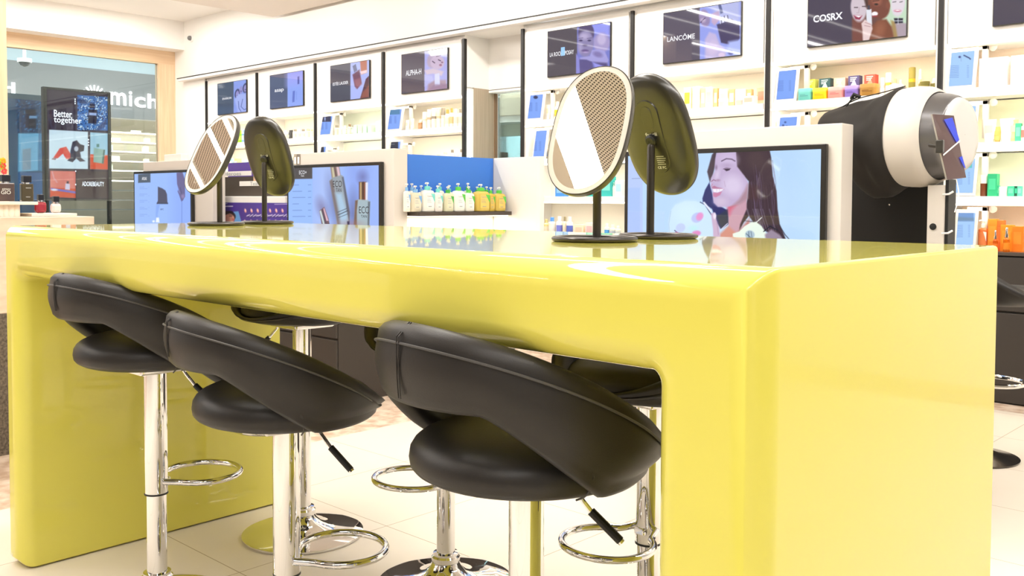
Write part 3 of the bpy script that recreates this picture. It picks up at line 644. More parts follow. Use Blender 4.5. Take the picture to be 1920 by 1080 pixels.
# ================================================================ yellow table
TL, TW, TT, BEAM, THR, THL, FR = 2.505, 0.893, 1.021, 0.147, 0.163, 0.114, 0.045
def yellow_table():
    # corners of the bridge outline (x, z, inset direction)
    B = [(-TL, TT, 1, -1), (0, TT, -1, -1), (0, 0.004, -1, 1), (-THR, 0.004, 1, 1), (-THR, TT-BEAM, 1, 1), (-(TL-THL), TT-BEAM, -1, 1), (-(TL-THL), 0.004, -1, 1), (-TL, 0.004, 1, 1)]
    IR = .015
    def ring(d, y):
        out = []
        for i, (x, z, dx, dz) in enumerate(B):
            if i in (4, 5):
                cx, cz = x-dx*IR, z-dz*IR; N = 6
                for k in range(N+1):
                    a = (PI/2)*k/N
                    c_, s_ = (math.cos(a), math.sin(a)) if i == 4 else (math.sin(a), math.cos(a))
                    out.append((cx+dx*c_*(IR+d), y, cz+dz*s_*(IR+d)))
            else: out.append((x+dx*d, y, z+dz*d))
        return out
    rings = []
    n = 12
    for k in range(n+1):
        a = (PI/2)*k/n
        rings.append(ring(FR*(1-math.sin(a)), FR*(1-math.cos(a))))
    rings.append(ring(0, TW-.004)); rings.append(ring(.004, TW))
    NB = len(rings[0])
    m = MB(); m.grid(rings, closed_u=True, smooth=True)
    m.add(rings[0], [tuple(range(NB))], False); m.add(rings[-1], [tuple(reversed(range(NB)))], False)
    o = m.build('table', YEL, angle=50)
    bm = bmesh.new(); bm.from_mesh(o.data); bmesh.ops.remove_doubles(bm, verts=bm.verts, dist=1e-5)
    bmesh.ops.recalc_face_normals(bm, faces=bm.faces)
    es = [e for e in bm.edges if len(e.link_faces) == 2 and e.calc_face_angle(0) > math.radians(45)]
    bmesh.ops.bevel(bm, geom=es, offset=.006, segments=3, profile=.5, affect='EDGES', clamp_overlap=True)
    for f in bm.faces: f.smooth = True
    bm.to_mesh(o.data); bm.free(); o.data.set_sharp_from_angle(angle=math.radians(38))
    w_ = o.modifiers.new('wn', 'WEIGHTED_NORMAL'); w_.keep_sharp = True
    return tag(o, 'long glossy yellow bar-height table with thick slab legs', 'table')
yellow_table()

# ================================================================ bar stools
def stool_parts(t, seat_z, dh=0.0):
    """seat_z = underside height of the seat; front of the seat points to local +Y"""
    def R(z):
        pts = [(0, .150), (.015, .182), (.035, .208), (.06, .228), (.09, .241), (.13, .248), (.18, .250), (.24, .252), (.32, .256)]
        for (a, b), (c, d) in zip(pts[:-1], pts[1:]):
            if z <= c: return b+(d-b)*(max(z, 0)-a)/(c-a)
        return .256
    def ss(x, a, b):
        x = min(1, max(0, (x-a)/(b-a))); return x*x*(3-2*x)
    def zt(a): return .160+dh*.5+(.142+dh*.5)*math.cos(a)-.012*math.cos(2*a)+.006+.022*ss(abs(math.degrees(a)), 110, 175)
    def zb(a):
        d = abs(math.degrees(a)); t_ = min(1, max(0, (d-34)/54)); return .010+(.148+dh*.5)*(1-(.65*t_+.35*ss(d, 32, 88)))+.008*ss(d, 100, 160)
    rows = []; N = 120
    for j in range(N):
        a = -PI+2*PI*j/N
        z1, z0 = zt(a), zb(a); hgt = z1-z0
        th = min(.046, hgt*.8); rr = th/2
        pts = []
        def P(r, z): return (r*math.sin(a), -r*math.cos(a), seat_z+z)
        K = 10
        for k in range(K+1):
            z = z0+rr+(hgt-2*rr)*k/K; pts.append(P(R(z)+.006*math.sin(PI*k/K), z))
        for k in range(1, 6):
            q = PI*k/6; pts.append(P(R(z1)-rr+rr*math.cos(q), z1-rr+rr*math.sin(q)))
        for k in range(K+1):
            z = z1-rr-(hgt-2*rr)*k/K; pts.append(P(R(z)-th, z))
        for k in range(1, 6):
            q = PI*k/6; pts.append(P(R(z0+rr)-rr-rr*math.cos(q), z0+rr-rr*math.sin(q)))
        rows.append(pts)
    m = MB(); m.grid(rows, closed_u=True, closed_v=True)
    back = m.build('backrest', LEATHER, t, angle=180)
    pr = []
    for j in range(N):
        a = -PI+2*PI*j/N
        z = zt(a)-.030
        if abs(math.degrees(a)) < 118: pr.append((a, z))
    m = MB(); m.tube([((R(z)+.0045)*math.sin(a), -(R(z)+.0045)*math.cos(a), seat_z+z) for a, z in pr], .0022, 6)
    m.build('piping', PIPING, back)
    for da in (-.012, .012):
        m = MB(); pts = []
        for k in range(14):
            z = .168+(zt(0)-.168-.02)*k/13; pts.append((z, R(z)+.0052+.002*math.sin(PI*k/13)))
        aa = .0+da
        m.tube([(r*math.sin(aa), -r*math.cos(aa), seat_z+z) for z, r in pts]+[((R(.3)-.02)*math.sin(aa), -(R(.3)-.02)*math.cos(aa), seat_z+zt(0)+.0006)], .0012, 5).build('stitching', LEATHER, back)
    for sg in (-1, 1):
        aa = sg*math.radians(80); pts = []
        for k in range(9):
            z = .004+.075*k/8; r = R(z)-.0004; a2 = aa-sg*.10*(k/8)**1.5; pts.append((r*math.sin(a2), -r*math.cos(a2), seat_z+z))
        MB().tube(pts, .0018, 6).build('seam', LEATHER, back)
    # cushion
    rows = []
    for k in range(17):
        q = -PI/2+PI*k/16
        r = abs(math.cos(q))**.55*.199 if k not in (0, 16) else 0.002
        z = (.042+.053*math.copysign(abs(math.sin(q))**.8, math.sin(q))) if q > 0 else (.042+.040*math.copysign(abs(math.sin(q))**.7, math.sin(q)))
        rows.append([(r*math.cos(2*PI*i/56), r*.99*math.sin(2*PI*i/56)-.004, seat_z+z) for i in range(56)])
    m = MB(); m.grid(rows, closed_u=True); m.f.append(tuple(range(56))); m.sm.append(True); m.mi.append(0)
    n0 = 16*56; m.f.append(tuple(n0+i for i in range(56))); m.sm.append(True); m.mi.append(0)
    m.build('seat', LEATHER, t, angle=180)
    # plate, sleeve, pillar, foot rest, base, lever
    MB().box(-.075, .075, -.075, .075, seat_z-.012, seat_z+.006).build('seat_plate', CHROME, t, bevel=.006)
    sb = seat_z-.345
    MB().lathe([(.0295, sb), (.0305, sb+.003), (.0305, seat_z-.01)], 40).build('sleeve', CHROME, t)
    MB().lathe([(.031, sb-.003), (.031, sb+.001)], 40).build('joint_ring', RUBBER, t)
    MB().lathe([(.0265, .07), (.0265, sb)], 40).build('pillar', CHROME, t)
    prof = [(.0, .0), (.194, .0), (.197, .004), (.196, .009), (.185, .0125), (.15, .017), (.11, .0235), (.08, .031), (.058, .043), (.044, .058), (.038, .070)]
    b = MB().lathe(prof, 72, cap=False).build('base', CHROME, t, angle=60)
    MB().lathe([(.038, .066), (.041, .070), (.041, .083), (.036, .088), (.036, .094), (.0265, .096)], 40, cap=False).build('collar', CHROME, t, angle=30)
    z = sb+.028; pts = []
    for k in range(33):
        a = math.radians(-62)+(2*PI-math.radians(56))*k/32 - 0
        pts.append((.108*math.cos(a), .135+.100*math.sin(a), z))
    pts = [(.030, .004, z+.006)]+[p for p in pts]+[(-.030, .004, z+.006)]
    pts = pts if True else pts
    m = MB(); m.tube(smooth_path(pts, 3), .0088, 12); fr_ = m.build('footrest', CHROME, t, angle=180)
    MB().box(-.016, .016, .022, .034, z-.006, z+.012).build('bracket', CHROME, fr_, bevel=.004)
    d = Vector((.80, .60, 0)).normalized()
    p0 = Vector((0, 0, seat_z-.004))
    path = [p0+d*.03, p0+d*.075, p0+d*.088+Vector((0, 0, -.018)), p0+d*.115+Vector((0, 0, -.050))]
    l = MB().tube([tuple(v) for v in path], .0045, 8).build('lever', CHROME, t)
    MB().tube([tuple(p0+d*.112+Vector((0, 0, -.046))), tuple(p0+d*.162+Vector((0, 0, -.092)))], .0075, 10).build('grip', RUBBER, l)
    MB().tube([tuple(p0+d*.162+Vector((0, 0, -.092))), tuple(p0+d*.165+Vector((0, 0, -.095)))], .0062, 10).build('end_cap', CHROME, l)
def smooth_path(pts, it=2):
    P = [Vector(p) for p in pts]
    for _ in range(it):
        Q = [P[0]]
        for a, b in zip(P[:-1], P[1:]): Q += [a*.75+b*.25, a*.25+b*.75]
        Q.append(P[-1]); P = Q
    return [tuple(p) for p in P]
STOOLS = [((-1.885, .172), .655, 0, 'black stool nearest the left leg of the yellow table, front side', -.035),
          ((-1.262, .172), .606, -12, 'black stool in the middle of the front row, half under the yellow table', -.035),
          ((-.533, .172), .628, -8, 'black stool closest to the camera beside the right table leg', -.012),
          ((-2.067, .764), .700, 180, 'black stool on the far side of the table beside the left leg, seat highest', -.02),
          ((-1.425, .81), .655, 184, 'black stool on the far side of the table hidden behind the nearest stool', -.02),
          ((-.725, .81), .645, 172, 'black stool on the far side of the table close to its right leg', -.02)]
for i, ((x, y), sz, rz, lab, g) in enumerate(STOOLS):
    t = thing('bar_stool', lab, 'stool', (x, y, 0), math.radians(rz), 'curved black bar stools around the yellow table')
    stool_parts(t, sz, g)
# bucket seat stool at the far right
t = thing('bar_stool', 'black bucket-seat bar stool at the right edge beyond the yellow table', 'stool', (-.79, 3.32, 0), math.radians(-47))
rows = []
for k in range(17):
    s_ = k/16; r_ = .02+.20*s_**.8
    row = []
    for i in range(48):
        a = 2*PI*i/48; bk = max(0, -math.sin(a)); rise = .035*s_**4+(.15*bk**1.4)*max(0, (s_-.6)/.4)**.8
        row.append((r_*math.cos(a)*1.02, r_*math.sin(a)+.12, .70+rise))
    rows.append(row)
m = MB(); m.grid(rows, closed_u=True); so = m.build('seat', LEATHER, t, angle=180); so.modifiers.new('s', 'SOLIDIFY').thickness = .035
MB().lathe([(.026, .02), (.026, .69)], 24).build('pillar', CHROME, t)
MB().lathe([(0, 0), (.19, 0), (.192, .008), (.12, .022), (.05, .05), (.028, .08)], 48, cap=False).build('base', mat('black_chrome', (.12, .11, .1), .15, 1.0), t)
MB().tube([(.13*math.cos(2*PI*i/32), .08+.13*math.sin(2*PI*i/32), .33) for i in range(32)], .009, 8, closed=True).build('footrest', CHROME, t)

# ================================================================ vanity mirrors
def superell(a, b, n, N=72):
    out = []
    for i in range(N):
        q = 2*PI*i/N; c, s_ = math.cos(q), math.sin(q)
        out.append((math.copysign(abs(c)**(2/n), c)*a, math.copysign(abs(s_)**(2/n), s_)*b))
    return out
def capsule(a, b, n=0, N=96):
    out = []
    for i in range(N):
        q = 2*PI*i/N; c, s_ = math.cos(q), math.sin(q)
        e = superell_pt(a, b, 2.35, q); k = (a*c, s_*a+math.copysign(b-a, s_) if abs(s_) > 1e-6 else 0)
        k = (math.copysign(min(a, abs(a*c)*1.0), c), (b-a)*math.tanh(s_*3.2)/math.tanh(3.2)+a*s_)
        out.append((.45*e[0]+.55*k[0], .45*e[1]+.55*k[1]))
    return out
def superell_pt(a, b, n, q):
    c, s_ = math.cos(q), math.sin(q)
    return (math.copysign(abs(c)**(2/n), c)*a, math.copysign(abs(s_)**(2/n), s_)*b)
def vanity(x, y, yaw, tau, zc, off, lab, backtext):
    """mirror face normal is local -Y before yaw"""
    t = thing('vanity_mirror', lab, 'mirror', (x, y, TT), yaw, 'vanity mirrors standing on the yellow table')
    # base ring
    rows = []
    for k in range(12):
        q = 2*PI*k/12; rows.append([((.078+.008*math.cos(q))*math.cos(2*PI*i/64), (.078+.008*math.cos(q))*math.sin(2*PI*i/64), .0055+.0052*math.sin(q)) for i in range(64)])
    MB().grid(rows, closed_u=True, closed_v=True).build('base_ring', BLKMETAL, t, angle=180)
    MB().lathe([(0, .001), (.073, .001), (.073, .0035), (0, .0035)], 48, cap=False).build('base_plate', mat('grey_glass_plate', (.30, .29, .27), .08, .4), t)
    zz = zc-TT; nb = .024
    hub = Vector((0, off*-1+nb*math.cos(tau)*.9, zz-.02))
    sp = [(0, hub.y+.008, .004), (0, hub.y+.008, zz-.028), (0, hub.y+.004, zz-.020)]
    MB().tube(sp, .0085, 16).build('stem', BLKMETAL, t)
    hm = Matrix.Translation((0, -off, zz)) @ Matrix.Rotation(-tau, 4, 'X')
    def T(p): return tuple(hm @ Vector(p))
    A, Bh, n = .0865, .1385, 2.6
    # shell: local head frame x right, z up, -y normal
    rows = []
    for (s_, d) in ((1.0, -.004), (1.004, .0), (1.004, .003), (.997, .008), (.975, .0125), (.92, .0165), (.80, .020), (.5, .022), (.25, .0225), (.02, .0228)):
        rows.append([T((a*s_, d, b*s_)) for a, b in capsule(A, Bh, n)])
    sh = MB().grid(rows, closed_u=True).build('shell', DARKPL, t, angle=180)
    rows = [[T((a*s_, d, b*s_)) for a, b in capsule(A, Bh, n)] for s_, d in ((1.002, -.004), (.992, -.0065), (.985, -.0055))]
    MB().grid(rows, closed_u=True).build('rim', BLKMETAL, t, angle=180)
    def inner(g, k_=2.5): return capsule(A-g, Bh-g)
    o1 = [T((a, -.0052, b)) for a, b in capsule(A*.986, Bh*.986, n)]; o2 = [T((a, -.0052, b)) for a, b in inner(.0125)]
    MB().grid([o1, o2], closed_u=True).build('light_ring', FROST, t)
    g_ = [T((a, -.0054, b)) for a, b in inner(.0125)]
    gl = MB().add(g_, [tuple(range(len(g_)))]).build('mirror_glass', MIRROR, t)
    for sx in (-.012, .012):
        pr = [T((sx+.0068*math.cos(2*PI*i/24), -.0058, -.098+.0068*math.sin(2*PI*i/24))) for i in range(24)]
        MB().tube(pr, .0004, 4, closed=True).build('touch_button', FROST, gl)
    # back details
    mb = MB(); cap = []
    def cappts(w_, h0, h1, N=12):
        out = []
        for i in range(N+1): q = PI*i/N; out.append((w_*math.cos(q), h1-w_+w_*math.sin(q)))
        for i in range(N+1): q = PI+PI*i/N; out.append((w_*math.cos(q), h0+w_+w_*math.sin(q)))
        return out
    r1 = [T((a, .0205, b)) for a, b in cappts(.030, -.080, .088)]; r2 = [T((a*.93, .0245, b*.985)) for a, b in cappts(.030, -.080, .088)]
    mb.grid([r1, r2], closed_u=True); mb.add(r2, [tuple(range(len(r2)))]); mb.build('back_panel', DARKPL, sh, angle=30)
    mb = MB(); r1 = [T((a, .0243, b)) for a, b in cappts(.014, .022, .074)]; r2 = [T((a*.9, .0257, b)) for a, b in cappts(.014, .022, .074)]
    mb.grid([r1, r2], closed_u=True); mb.add(r2, [tuple(range(len(r2)))]); mb.build('button_panel', DARKPL, sh, angle=30)
    mb = MB()
    ax = -(hm.to_3x3() @ Vector((1, 0, 0))); ay = hm.to_3x3() @ Vector((0, 0, 1))
    put_text(mb, 'fancii', T((.015, .0252, .008)), ax, ay, .030, .008, .0004, .02)
    put_text(mb, 'CE FC', T((.004, .0252, -.068)), ax, ay, .022, .006, .0004, .02)
    for i, ww in enumerate((.020, .024, .022, .018, .021)):
        put_text(mb, 'Model No. 5V 2A', T((.002, .0252, -.040-.0045*i)), ax, ay, ww, .0022, .0003) if False else mb.add([T((.002, .0252, -.040-.0045*i)), T((.002-ww, .0252, -.040-.0045*i)), T((.002-ww, .0252, -.0388-.0045*i)), T((.002, .0252, -.0388-.0045*i))], [(0, 1, 2, 3)])
    mb.build('lettering', LETTERW, sh, fix=False)
    mb = MB(); mb.lathe([(.011, .023), (.013, .027), (.013, .034), (.009, .038), (0.001, .038)], 20, axis='z', cap=False, M=(hm @ Matrix.Rotation(-PI/2, 4, 'X')))
    mb.build('pivot', RUBBER, t)
vanity(-2.14, .50, .128, .477, 1.242, .014, 'grey-framed vanity mirror with lit face, left of the back-turned one at the table far end', 0)
vanity(-2.215, .73, PI+.312, .37, 1.246, .013, 'dark back of the tilted vanity mirror at the far end of the yellow table', 1)
vanity(-.62, .465, .142, .378, 1.24, .019, 'large near vanity mirror facing the camera side, perforated ceiling reflected in it', 0)
vanity(-.63, .70, PI-.024, .427, 1.244, -.001, 'dark back of the near vanity mirror with white lettering and buttons', 1)

# ================================================================ screen islands behind the table
def screen_island_tv(name_lab, x0, x1, fn, base, nx, ny, letters, z0=.765, z1=1.325):
    yy = 2.478
    o = thing('display_screen', name_lab, 'screen', ((x0+x1)/2, yy, (z0+z1)/2))
    hx, hz = (x1-x0)/2, (z1-z0)/2
    MB().box(-hx, hx, -.022, 0.0, -hz, hz).build('bezel', BEZEL, o, bevel=.003)
    picture('display', (x0+.02, yy-.0235, z0+.02), (1, 0, 0), (0, 0, 1), x1-x0-.04, z1-z0-.04, nx, ny, fn, base, PIC, o)
    mb = MB()
    for b_, xl, xr, yt, yb, k in letters:
        a = at(xl, (yt+yb)/2, Y=yy-.0242); c = at(xr, (yt+yb)/2, Y=yy-.0242); tz = at(xl, yt, Y=yy-.0242)[2]; bz = at(xl, yb, Y=yy-.0242)[2]
        put_text(mb, b_, a*np.array((1, 1, 0))+np.array((0, 0, bz))-np.array(o.location), (1, 0, 0), (0, 0, 1), c[0]-a[0], tz-bz, .0005, .0, k)
    if letters: mb.build('lettering', [LETTER, LETTERD], o, fix=False)
    return o
def totem(x0, x1, lab, ztop=1.402):
    o = thing('screen_totem', lab, 'display stand', ((x0+x1)/2, 2.5, 0))
    hw = (x1-x0)/2
    MB().box(-hw, hw, -.018, .085, 0.80, ztop-2e-3).build('frame', TOTW, o, bevel=.004)
    MB().box(-hw+.002, hw-.002, -.012, .07, 0.0, .80).build('lower_panel', GREIGE, o)
    return o
XL0, XL1 = -6.89, -5.95; XM0, XM1 = -4.715, -3.755; XR0, XR1 = -2.02, -1.068
totem(-6.775, -5.70, 'white totem frame around the leftmost of the three standing screens', 1.40)
totem(-4.60, -3.672, 'white totem frame around the middle standing screen', 1.402)
totem(-1.90, -1.018, 'white totem frame around the right standing screen with the smiling woman', 1.405)
def PA(p):
    p.poly([(255, 320), (370, 310), (370, 440), (255, 440)], (150, 184, 252)); p.poly([(322, 330), (370, 325), (370, 440), (322, 440)], (140, 172, 250), 12)
    p.poly([(259, 327), (282, 325), (282, 342), (259, 343)], (64, 78, 98))
    for y in (351, 354, 364, 367, 376, 379, 389, 392, 402, 405): p.line([(262, y), (262+(8 if y % 2 else 14), y-.2)], .6, (96, 120, 190), .6); p.line([(278, y), (280, y)], .6, (96, 120, 190), .4) if y % 2 else None
    p.poly([(296, 350), (304, 353), (310, 357), (313, 364), (314, 380), (315, 382), (294, 382), (296, 376)], (62, 60, 88)); p.poly([(294, 380), (315, 380), (315, 382.5), (294, 382.5)], (44, 52, 84))
    p.poly([(293, 384), (300, 383), (296, 400), (294, 420), (292, 430), (292, 397)], (128, 164, 238), 1.2, .8)
    p.poly([(331, 324), (342, 322), (347, 338), (347, 369), (345, 372), (343, 376), (340, 378), (336, 366), (333, 359), (334, 356), (337, 362), (332, 345)], (98, 90, 140)); p.line([(338, 352), (341, 364), (346, 368)], 1, (70, 64, 112)); p.line([(341, 376), (341, 418)], .9, (96, 124, 200)); p.ell(343, 368, 3, 4, (150, 130, 180), 0, 1.5, .8)
    p.poly([(293, 408), (298, 408), (299, 417), (292, 417)], (235, 242, 255)); p.ell(288, 415, 2.5, 2, (230, 240, 255))
screen_island_tv('leftmost standing screen showing a dark cap and a hand on blue', XL0, XL1, PA, (150, 184, 252), 200, 120, [('ARIAI', 266, 275, 332, 338, 0), ('BPC', 301, 307, 391, 394, 1)])
def PB(p):
    p.poly([(586, 300), (740, 300), (740, 440), (586, 440)], (152, 182, 250)); p.poly([(586, 300), (640, 300), (610, 440), (586, 440)], (176, 196, 246), 18, .7); p.poly([(655, 310), (690, 310), (680, 380), (660, 400)], (132, 160, 236), 14, .7)
    p.poly([(540, 336), (586, 336), (586, 440), (540, 440)], (152, 188, 254)); p.poly([(540, 300), (585.5, 300), (585.5, 335), (540, 336)], (74, 66, 66))
    for i, y in enumerate((347, 359, 370.5, 382.5, 394.5, 406)): p.line([(549, y), (560+(i % 3)*6, y-.3)], 1.0, (92, 116, 176), .8); p.line([(578, y-.3), (583, y-.5)], 1.0, (92, 116, 176), .8)
    p.ell(628, 385, 9, 38, (84, 82, 130), -.2, 9, .55); p.ell(662, 400, 8, 30, (70, 74, 120), 0, 8, .5); p.ell(680, 332, 8, 10, (96, 100, 160), 0, 7, .6); p.ell(604, 390, 8, 16, (110, 96, 140), -.3, 7, .6)
    p.poly([(619, 312), (636, 312), (639, 330), (622, 334)], (150, 132, 122)); p.poly([(622, 314), (625, 314), (628, 332), (624, 333)], (205, 196, 160)); p.poly([(631, 313), (635, 313), (638, 330), (634, 331)], (226, 190, 200)); p.poly([(626, 313), (629, 313), (632, 331), (629, 331)], (104, 76, 74))
    p.poly([(618, 339), (622, 334), (640, 328), (644, 331), (656, 400), (655, 440), (634, 440), (629, 400)], (150, 158, 166)); p.poly([(618, 340), (623, 336), (636, 400), (640, 430), (634, 425), (629, 400)], (122, 108, 108), 1.6); p.poly([(629, 362), (641, 362), (652, 400), (652, 440), (640, 440), (635, 392)], (172, 204, 232), 4, .9); p.poly([(641, 332), (644, 332), (656, 398), (655, 420), (650, 392)], (92, 94, 112), 1.3)
    p.poly([(640, 415), (652, 414), (652, 430), (641, 430)], (56, 58, 90), .8, 0.0)
    p.poly([(673, 341), (687, 341), (687, 376), (673, 376)], (96, 66, 56)); p.poly([(675, 342), (678, 342), (678, 376), (675, 376)], (196, 172, 124)); p.poly([(680, 341), (682, 341), (682, 376), (680, 376)], (70, 44, 40)); p.poly([(685, 342), (690, 342), (689, 376), (685, 376)], (232, 230, 242)); p.poly([(683, 342), (685, 342), (685, 376), (683, 376)], (150, 84, 66))
    p.poly([(667, 375), (672, 374), (690, 375), (694, 378), (692, 440), (664, 440), (665, 395)], (164, 186, 196)); p.poly([(666, 376), (671, 375), (669, 395), (669, 440), (662, 440), (665, 395)], (116, 92, 80), 1.2); p.poly([(690, 378), (694, 378), (692, 430), (689, 430)], (96, 108, 120), 1)
    p.poly([(599, 395), (608, 388), (616, 410), (622, 440), (606, 440)], (112, 80, 86)); p.poly([(599, 396), (602, 394), (609, 417), (608, 430)], (200, 214, 214)); p.poly([(606, 391), (608, 390), (616, 414), (612, 414)], (226, 180, 196)); p.poly([(603, 394), (605, 392), (613, 420), (609, 420)], (84, 62, 80))
    p.ell(655, 421, 20, 6, (170, 120, 120), 0, 6, .5); p.poly([(651, 415), (655, 415), (655, 422), (651, 422)], (40, 40, 80))
    p.line([(633, 398), (650, 391)], 1.2, (60, 64, 80), .8); p.line([(634, 403), (652, 395)], 1.6, (50, 54, 70), .8); p.line([(635, 408), (652, 401)], 1.0, (60, 64, 80), .8)
screen_island_tv('middle standing screen showing frosted spray bottles and a price list', XM0, XM1, PB, (152, 182, 250), 260, 150,
                 [('ECO+', 561, 575, 320, 327, 0), ('TAN', 564, 570, 328.5, 331.5, 0), ('ECO', 624, 641, 339, 351, 1), ('TAN', 630, 640, 353, 360, 1), ('ECC', 673, 691, 387, 400, 1), ('TAN', 677, 688, 403, 408, 1)])
def PC(p):
    p.poly([(1160, 260), (1570, 260), (1570, 470), (1160, 470)], (186, 218, 254)); p.poly([(1505, 260), (1570, 260), (1570, 470), (1500, 470)], (192, 224, 255), 20); p.poly([(1170, 300), (1205, 298), (1205, 460), (1170, 460)], (184, 204, 250)); p.line([(1185, 335), (1200, 334.5)], 1, (130, 145, 190))
    p.poly([(1185, 352), (1200, 352), (1200, 460), (1170, 460), (1170, 353)], (172, 198, 250))
    p.ell(1390, 395, 90, 70, (206, 232, 255), 0, 40, .5)
    # hair behind the neck and dark jacket
    p.poly([(1330, 342), (1322, 356), (1317, 372), (1318, 380), (1335, 392), (1345, 420), (1352, 430), (1366, 420), (1367, 396), (1350, 386), (1338, 372)], (34, 38, 104), 1)
    p.poly([(1344, 405), (1367, 390), (1366, 418), (1352, 428)], (40, 50, 78), 2)
    # long hair
    H = [(1342, 285), (1346, 270), (1440, 266), (1446, 296), (1449, 330), (1456, 358), (1458, 392), (1462, 420), (1474, 450), (1484, 462), (1455, 452), (1440, 436), (1418, 424), (1404, 405), (1394, 418), (1386, 434), (1384, 420), (1396, 396), (1402, 370), (1404, 340), (1385, 320), (1372, 300)]
    p.poly(H, (66, 48, 58), 1)
    p.poly([(1335, 290), (1344, 280), (1341, 310), (1336, 330), (1331, 342), (1326, 322)], (72, 56, 68), 1.2)
    for i in range(26):
        r = random.Random(i); x = 1400+r.random()*50; y = 300+r.random()*60; l = 40+r.random()*60; c = r.choice([(118, 96, 140), (92, 70, 84), (48, 34, 44), (140, 120, 160), (60, 40, 44)])
        p.line([(x, y), (x+3+r.random()*4, y+l*.5), (x+2+r.random()*8, y+l)], .9, c, .6)
    for i in range(10):
        r = random.Random(40+i); x = 1398+r.random()*50; p.line([(x, 392), (x+5, 410), (x+12, 432)], .9, (160, 150, 175), .6)
    p.ell(1418, 300, 20, 20, (90, 72, 70), 0, 10, .5); p.poly([(1404, 348), (1424, 350), (1422, 376), (1404, 372)], (80, 50, 50), 5, .6)
    # neck and shoulder
    p.poly([(1365, 384), (1400, 370), (1400, 392), (1388, 420), (1384, 440), (1400, 470), (1348, 470), (1352, 440), (1366, 424)], (204, 160, 178), 1.2); p.poly([(1362, 386), (1382, 382), (1372, 394), (1368, 404)], (222, 96, 126), 4, .85)
    p.poly([(1350, 438), (1366, 424), (1380, 436), (1380, 470), (1345, 470)], (214, 146, 132), 3); p.poly([(1384, 434), (1404, 410), (1412, 440), (1390, 460)], (196, 130, 130), 3)
    p.line([(1352, 430), (1364, 419)], 1.4, (236, 230, 245))
    # face
    F = [(1344, 285), (1380, 284), (1382, 312), (1396, 330), (1403, 342), (1402, 358), (1398, 374), (1386, 382), (1364, 388), (1346, 388), (1338, 380), (1336, 368), (1336, 360), (1333, 350), (1332, 342), (1333, 334), (1340, 321), (1340, 310), (1341, 298)]
    p.poly(F, (196, 176, 212), 1.2); p.ell(1365, 300, 16, 14, (210, 192, 226), 0, 8, .8); p.ell(1374, 348, 20, 18, (222, 208, 236), .3, 9, .9); p.ell(1352, 378, 12, 8, (214, 196, 222), 0, 5, .8); p.ell(1345, 328, 4, 10, (222, 206, 234), .2, 3, .8)
    p.poly([(1402, 345), (1403, 372), (1388, 382), (1370, 388), (1386, 374), (1396, 358)], (172, 132, 142), 3, .8)
    p.line([(1353, 302), (1362, 297.5), (1372, 298.5), (1378, 302)], 2.2, (112, 92, 122)); p.poly([(1357, 317), (1363, 316), (1369, 316.5), (1368, 319), (1362, 321)], (64, 46, 66), .7); p.line([(1356, 317), (1362, 314.5), (1370, 316)], 1.2, (120, 96, 124)); p.ell(1363, 310, 9, 4, (176, 152, 190), 0, 3, .6)
    p.ell(1343, 314, 2, 4, (140, 118, 150), 0, 1.5, .8); p.line([(1334, 340), (1338, 337), (1342, 339)], 1.6, (150, 104, 134)); p.ell(1346, 338, 4, 2, (170, 132, 166), 0, 1.5, .8); p.line([(1336, 345), (1334, 349)], 1.2, (190, 130, 160))
    p.poly([(1334, 351), (1339, 348), (1345, 351), (1354, 353), (1358, 355), (1346, 357), (1337, 355)], (184, 122, 156)); p.poly([(1336, 354), (1357, 354), (1353, 358), (1345, 361), (1338, 360)], (246, 240, 255)); p.poly([(1337, 361), (1346, 361.5), (1354, 358.5), (1350, 366), (1342, 370), (1337, 368)], (204, 132, 168)); p.line([(1358, 340), (1360, 350)], 1, (176, 144, 178), .6); p.line([(1344, 354), (1344, 359)], .5, (170, 160, 190), .7); p.line([(1349, 354), (1349, 358)], .5, (170, 160, 190), .7)
    # light mask in hand
    M_ = [(1258, 395), (1266, 384), (1284, 377), (1304, 377), (1320, 382), (1330, 394), (1338, 410), (1340, 430), (1342, 470), (1260, 470), (1254, 440), (1253, 415)]
    p.poly(M_, (206, 232, 254), 1.5); p.ell(1290, 400, 24, 20, (214, 240, 250), 0, 10, .8); p.line([(1258, 396), (1254, 420), (1256, 445)], 1, (170, 196, 226), .8)
    p.ell(1307, 408, 11, 9, (190, 200, 246), -.5, 1.2); p.ell(1312, 406, 6, 8, (232, 150, 208), .6, 1.5); p.ell(1276, 427, 9, 8, (196, 210, 246), -.5, 1.2); p.ell(1306, 437, 8, 5, (226, 140, 200), 0, 1.2); p.line([(1265, 432), (1273, 439)], 1.6, (52, 40, 96)); p.ell(1269, 438, 4, 3, (214, 90, 170)); p.ell(1300, 428, 8, 5, (190, 240, 240), 0, 3, .7)
    p.line([(1313, 379), (1322, 384), (1334, 403)], 1.5, (28, 34, 84)); p.line([(1320, 380), (1333, 396)], 3.4, (232, 236, 255)); p.poly([(1333, 400), (1340, 398), (1344, 414), (1349, 428), (1352, 470), (1338, 470), (1337, 430)], (206, 178, 208), 1.2); p.ell(1340, 405, 3, 6, (240, 226, 244)); p.line([(1344, 416), (1347, 440)], 1, (170, 140, 180))
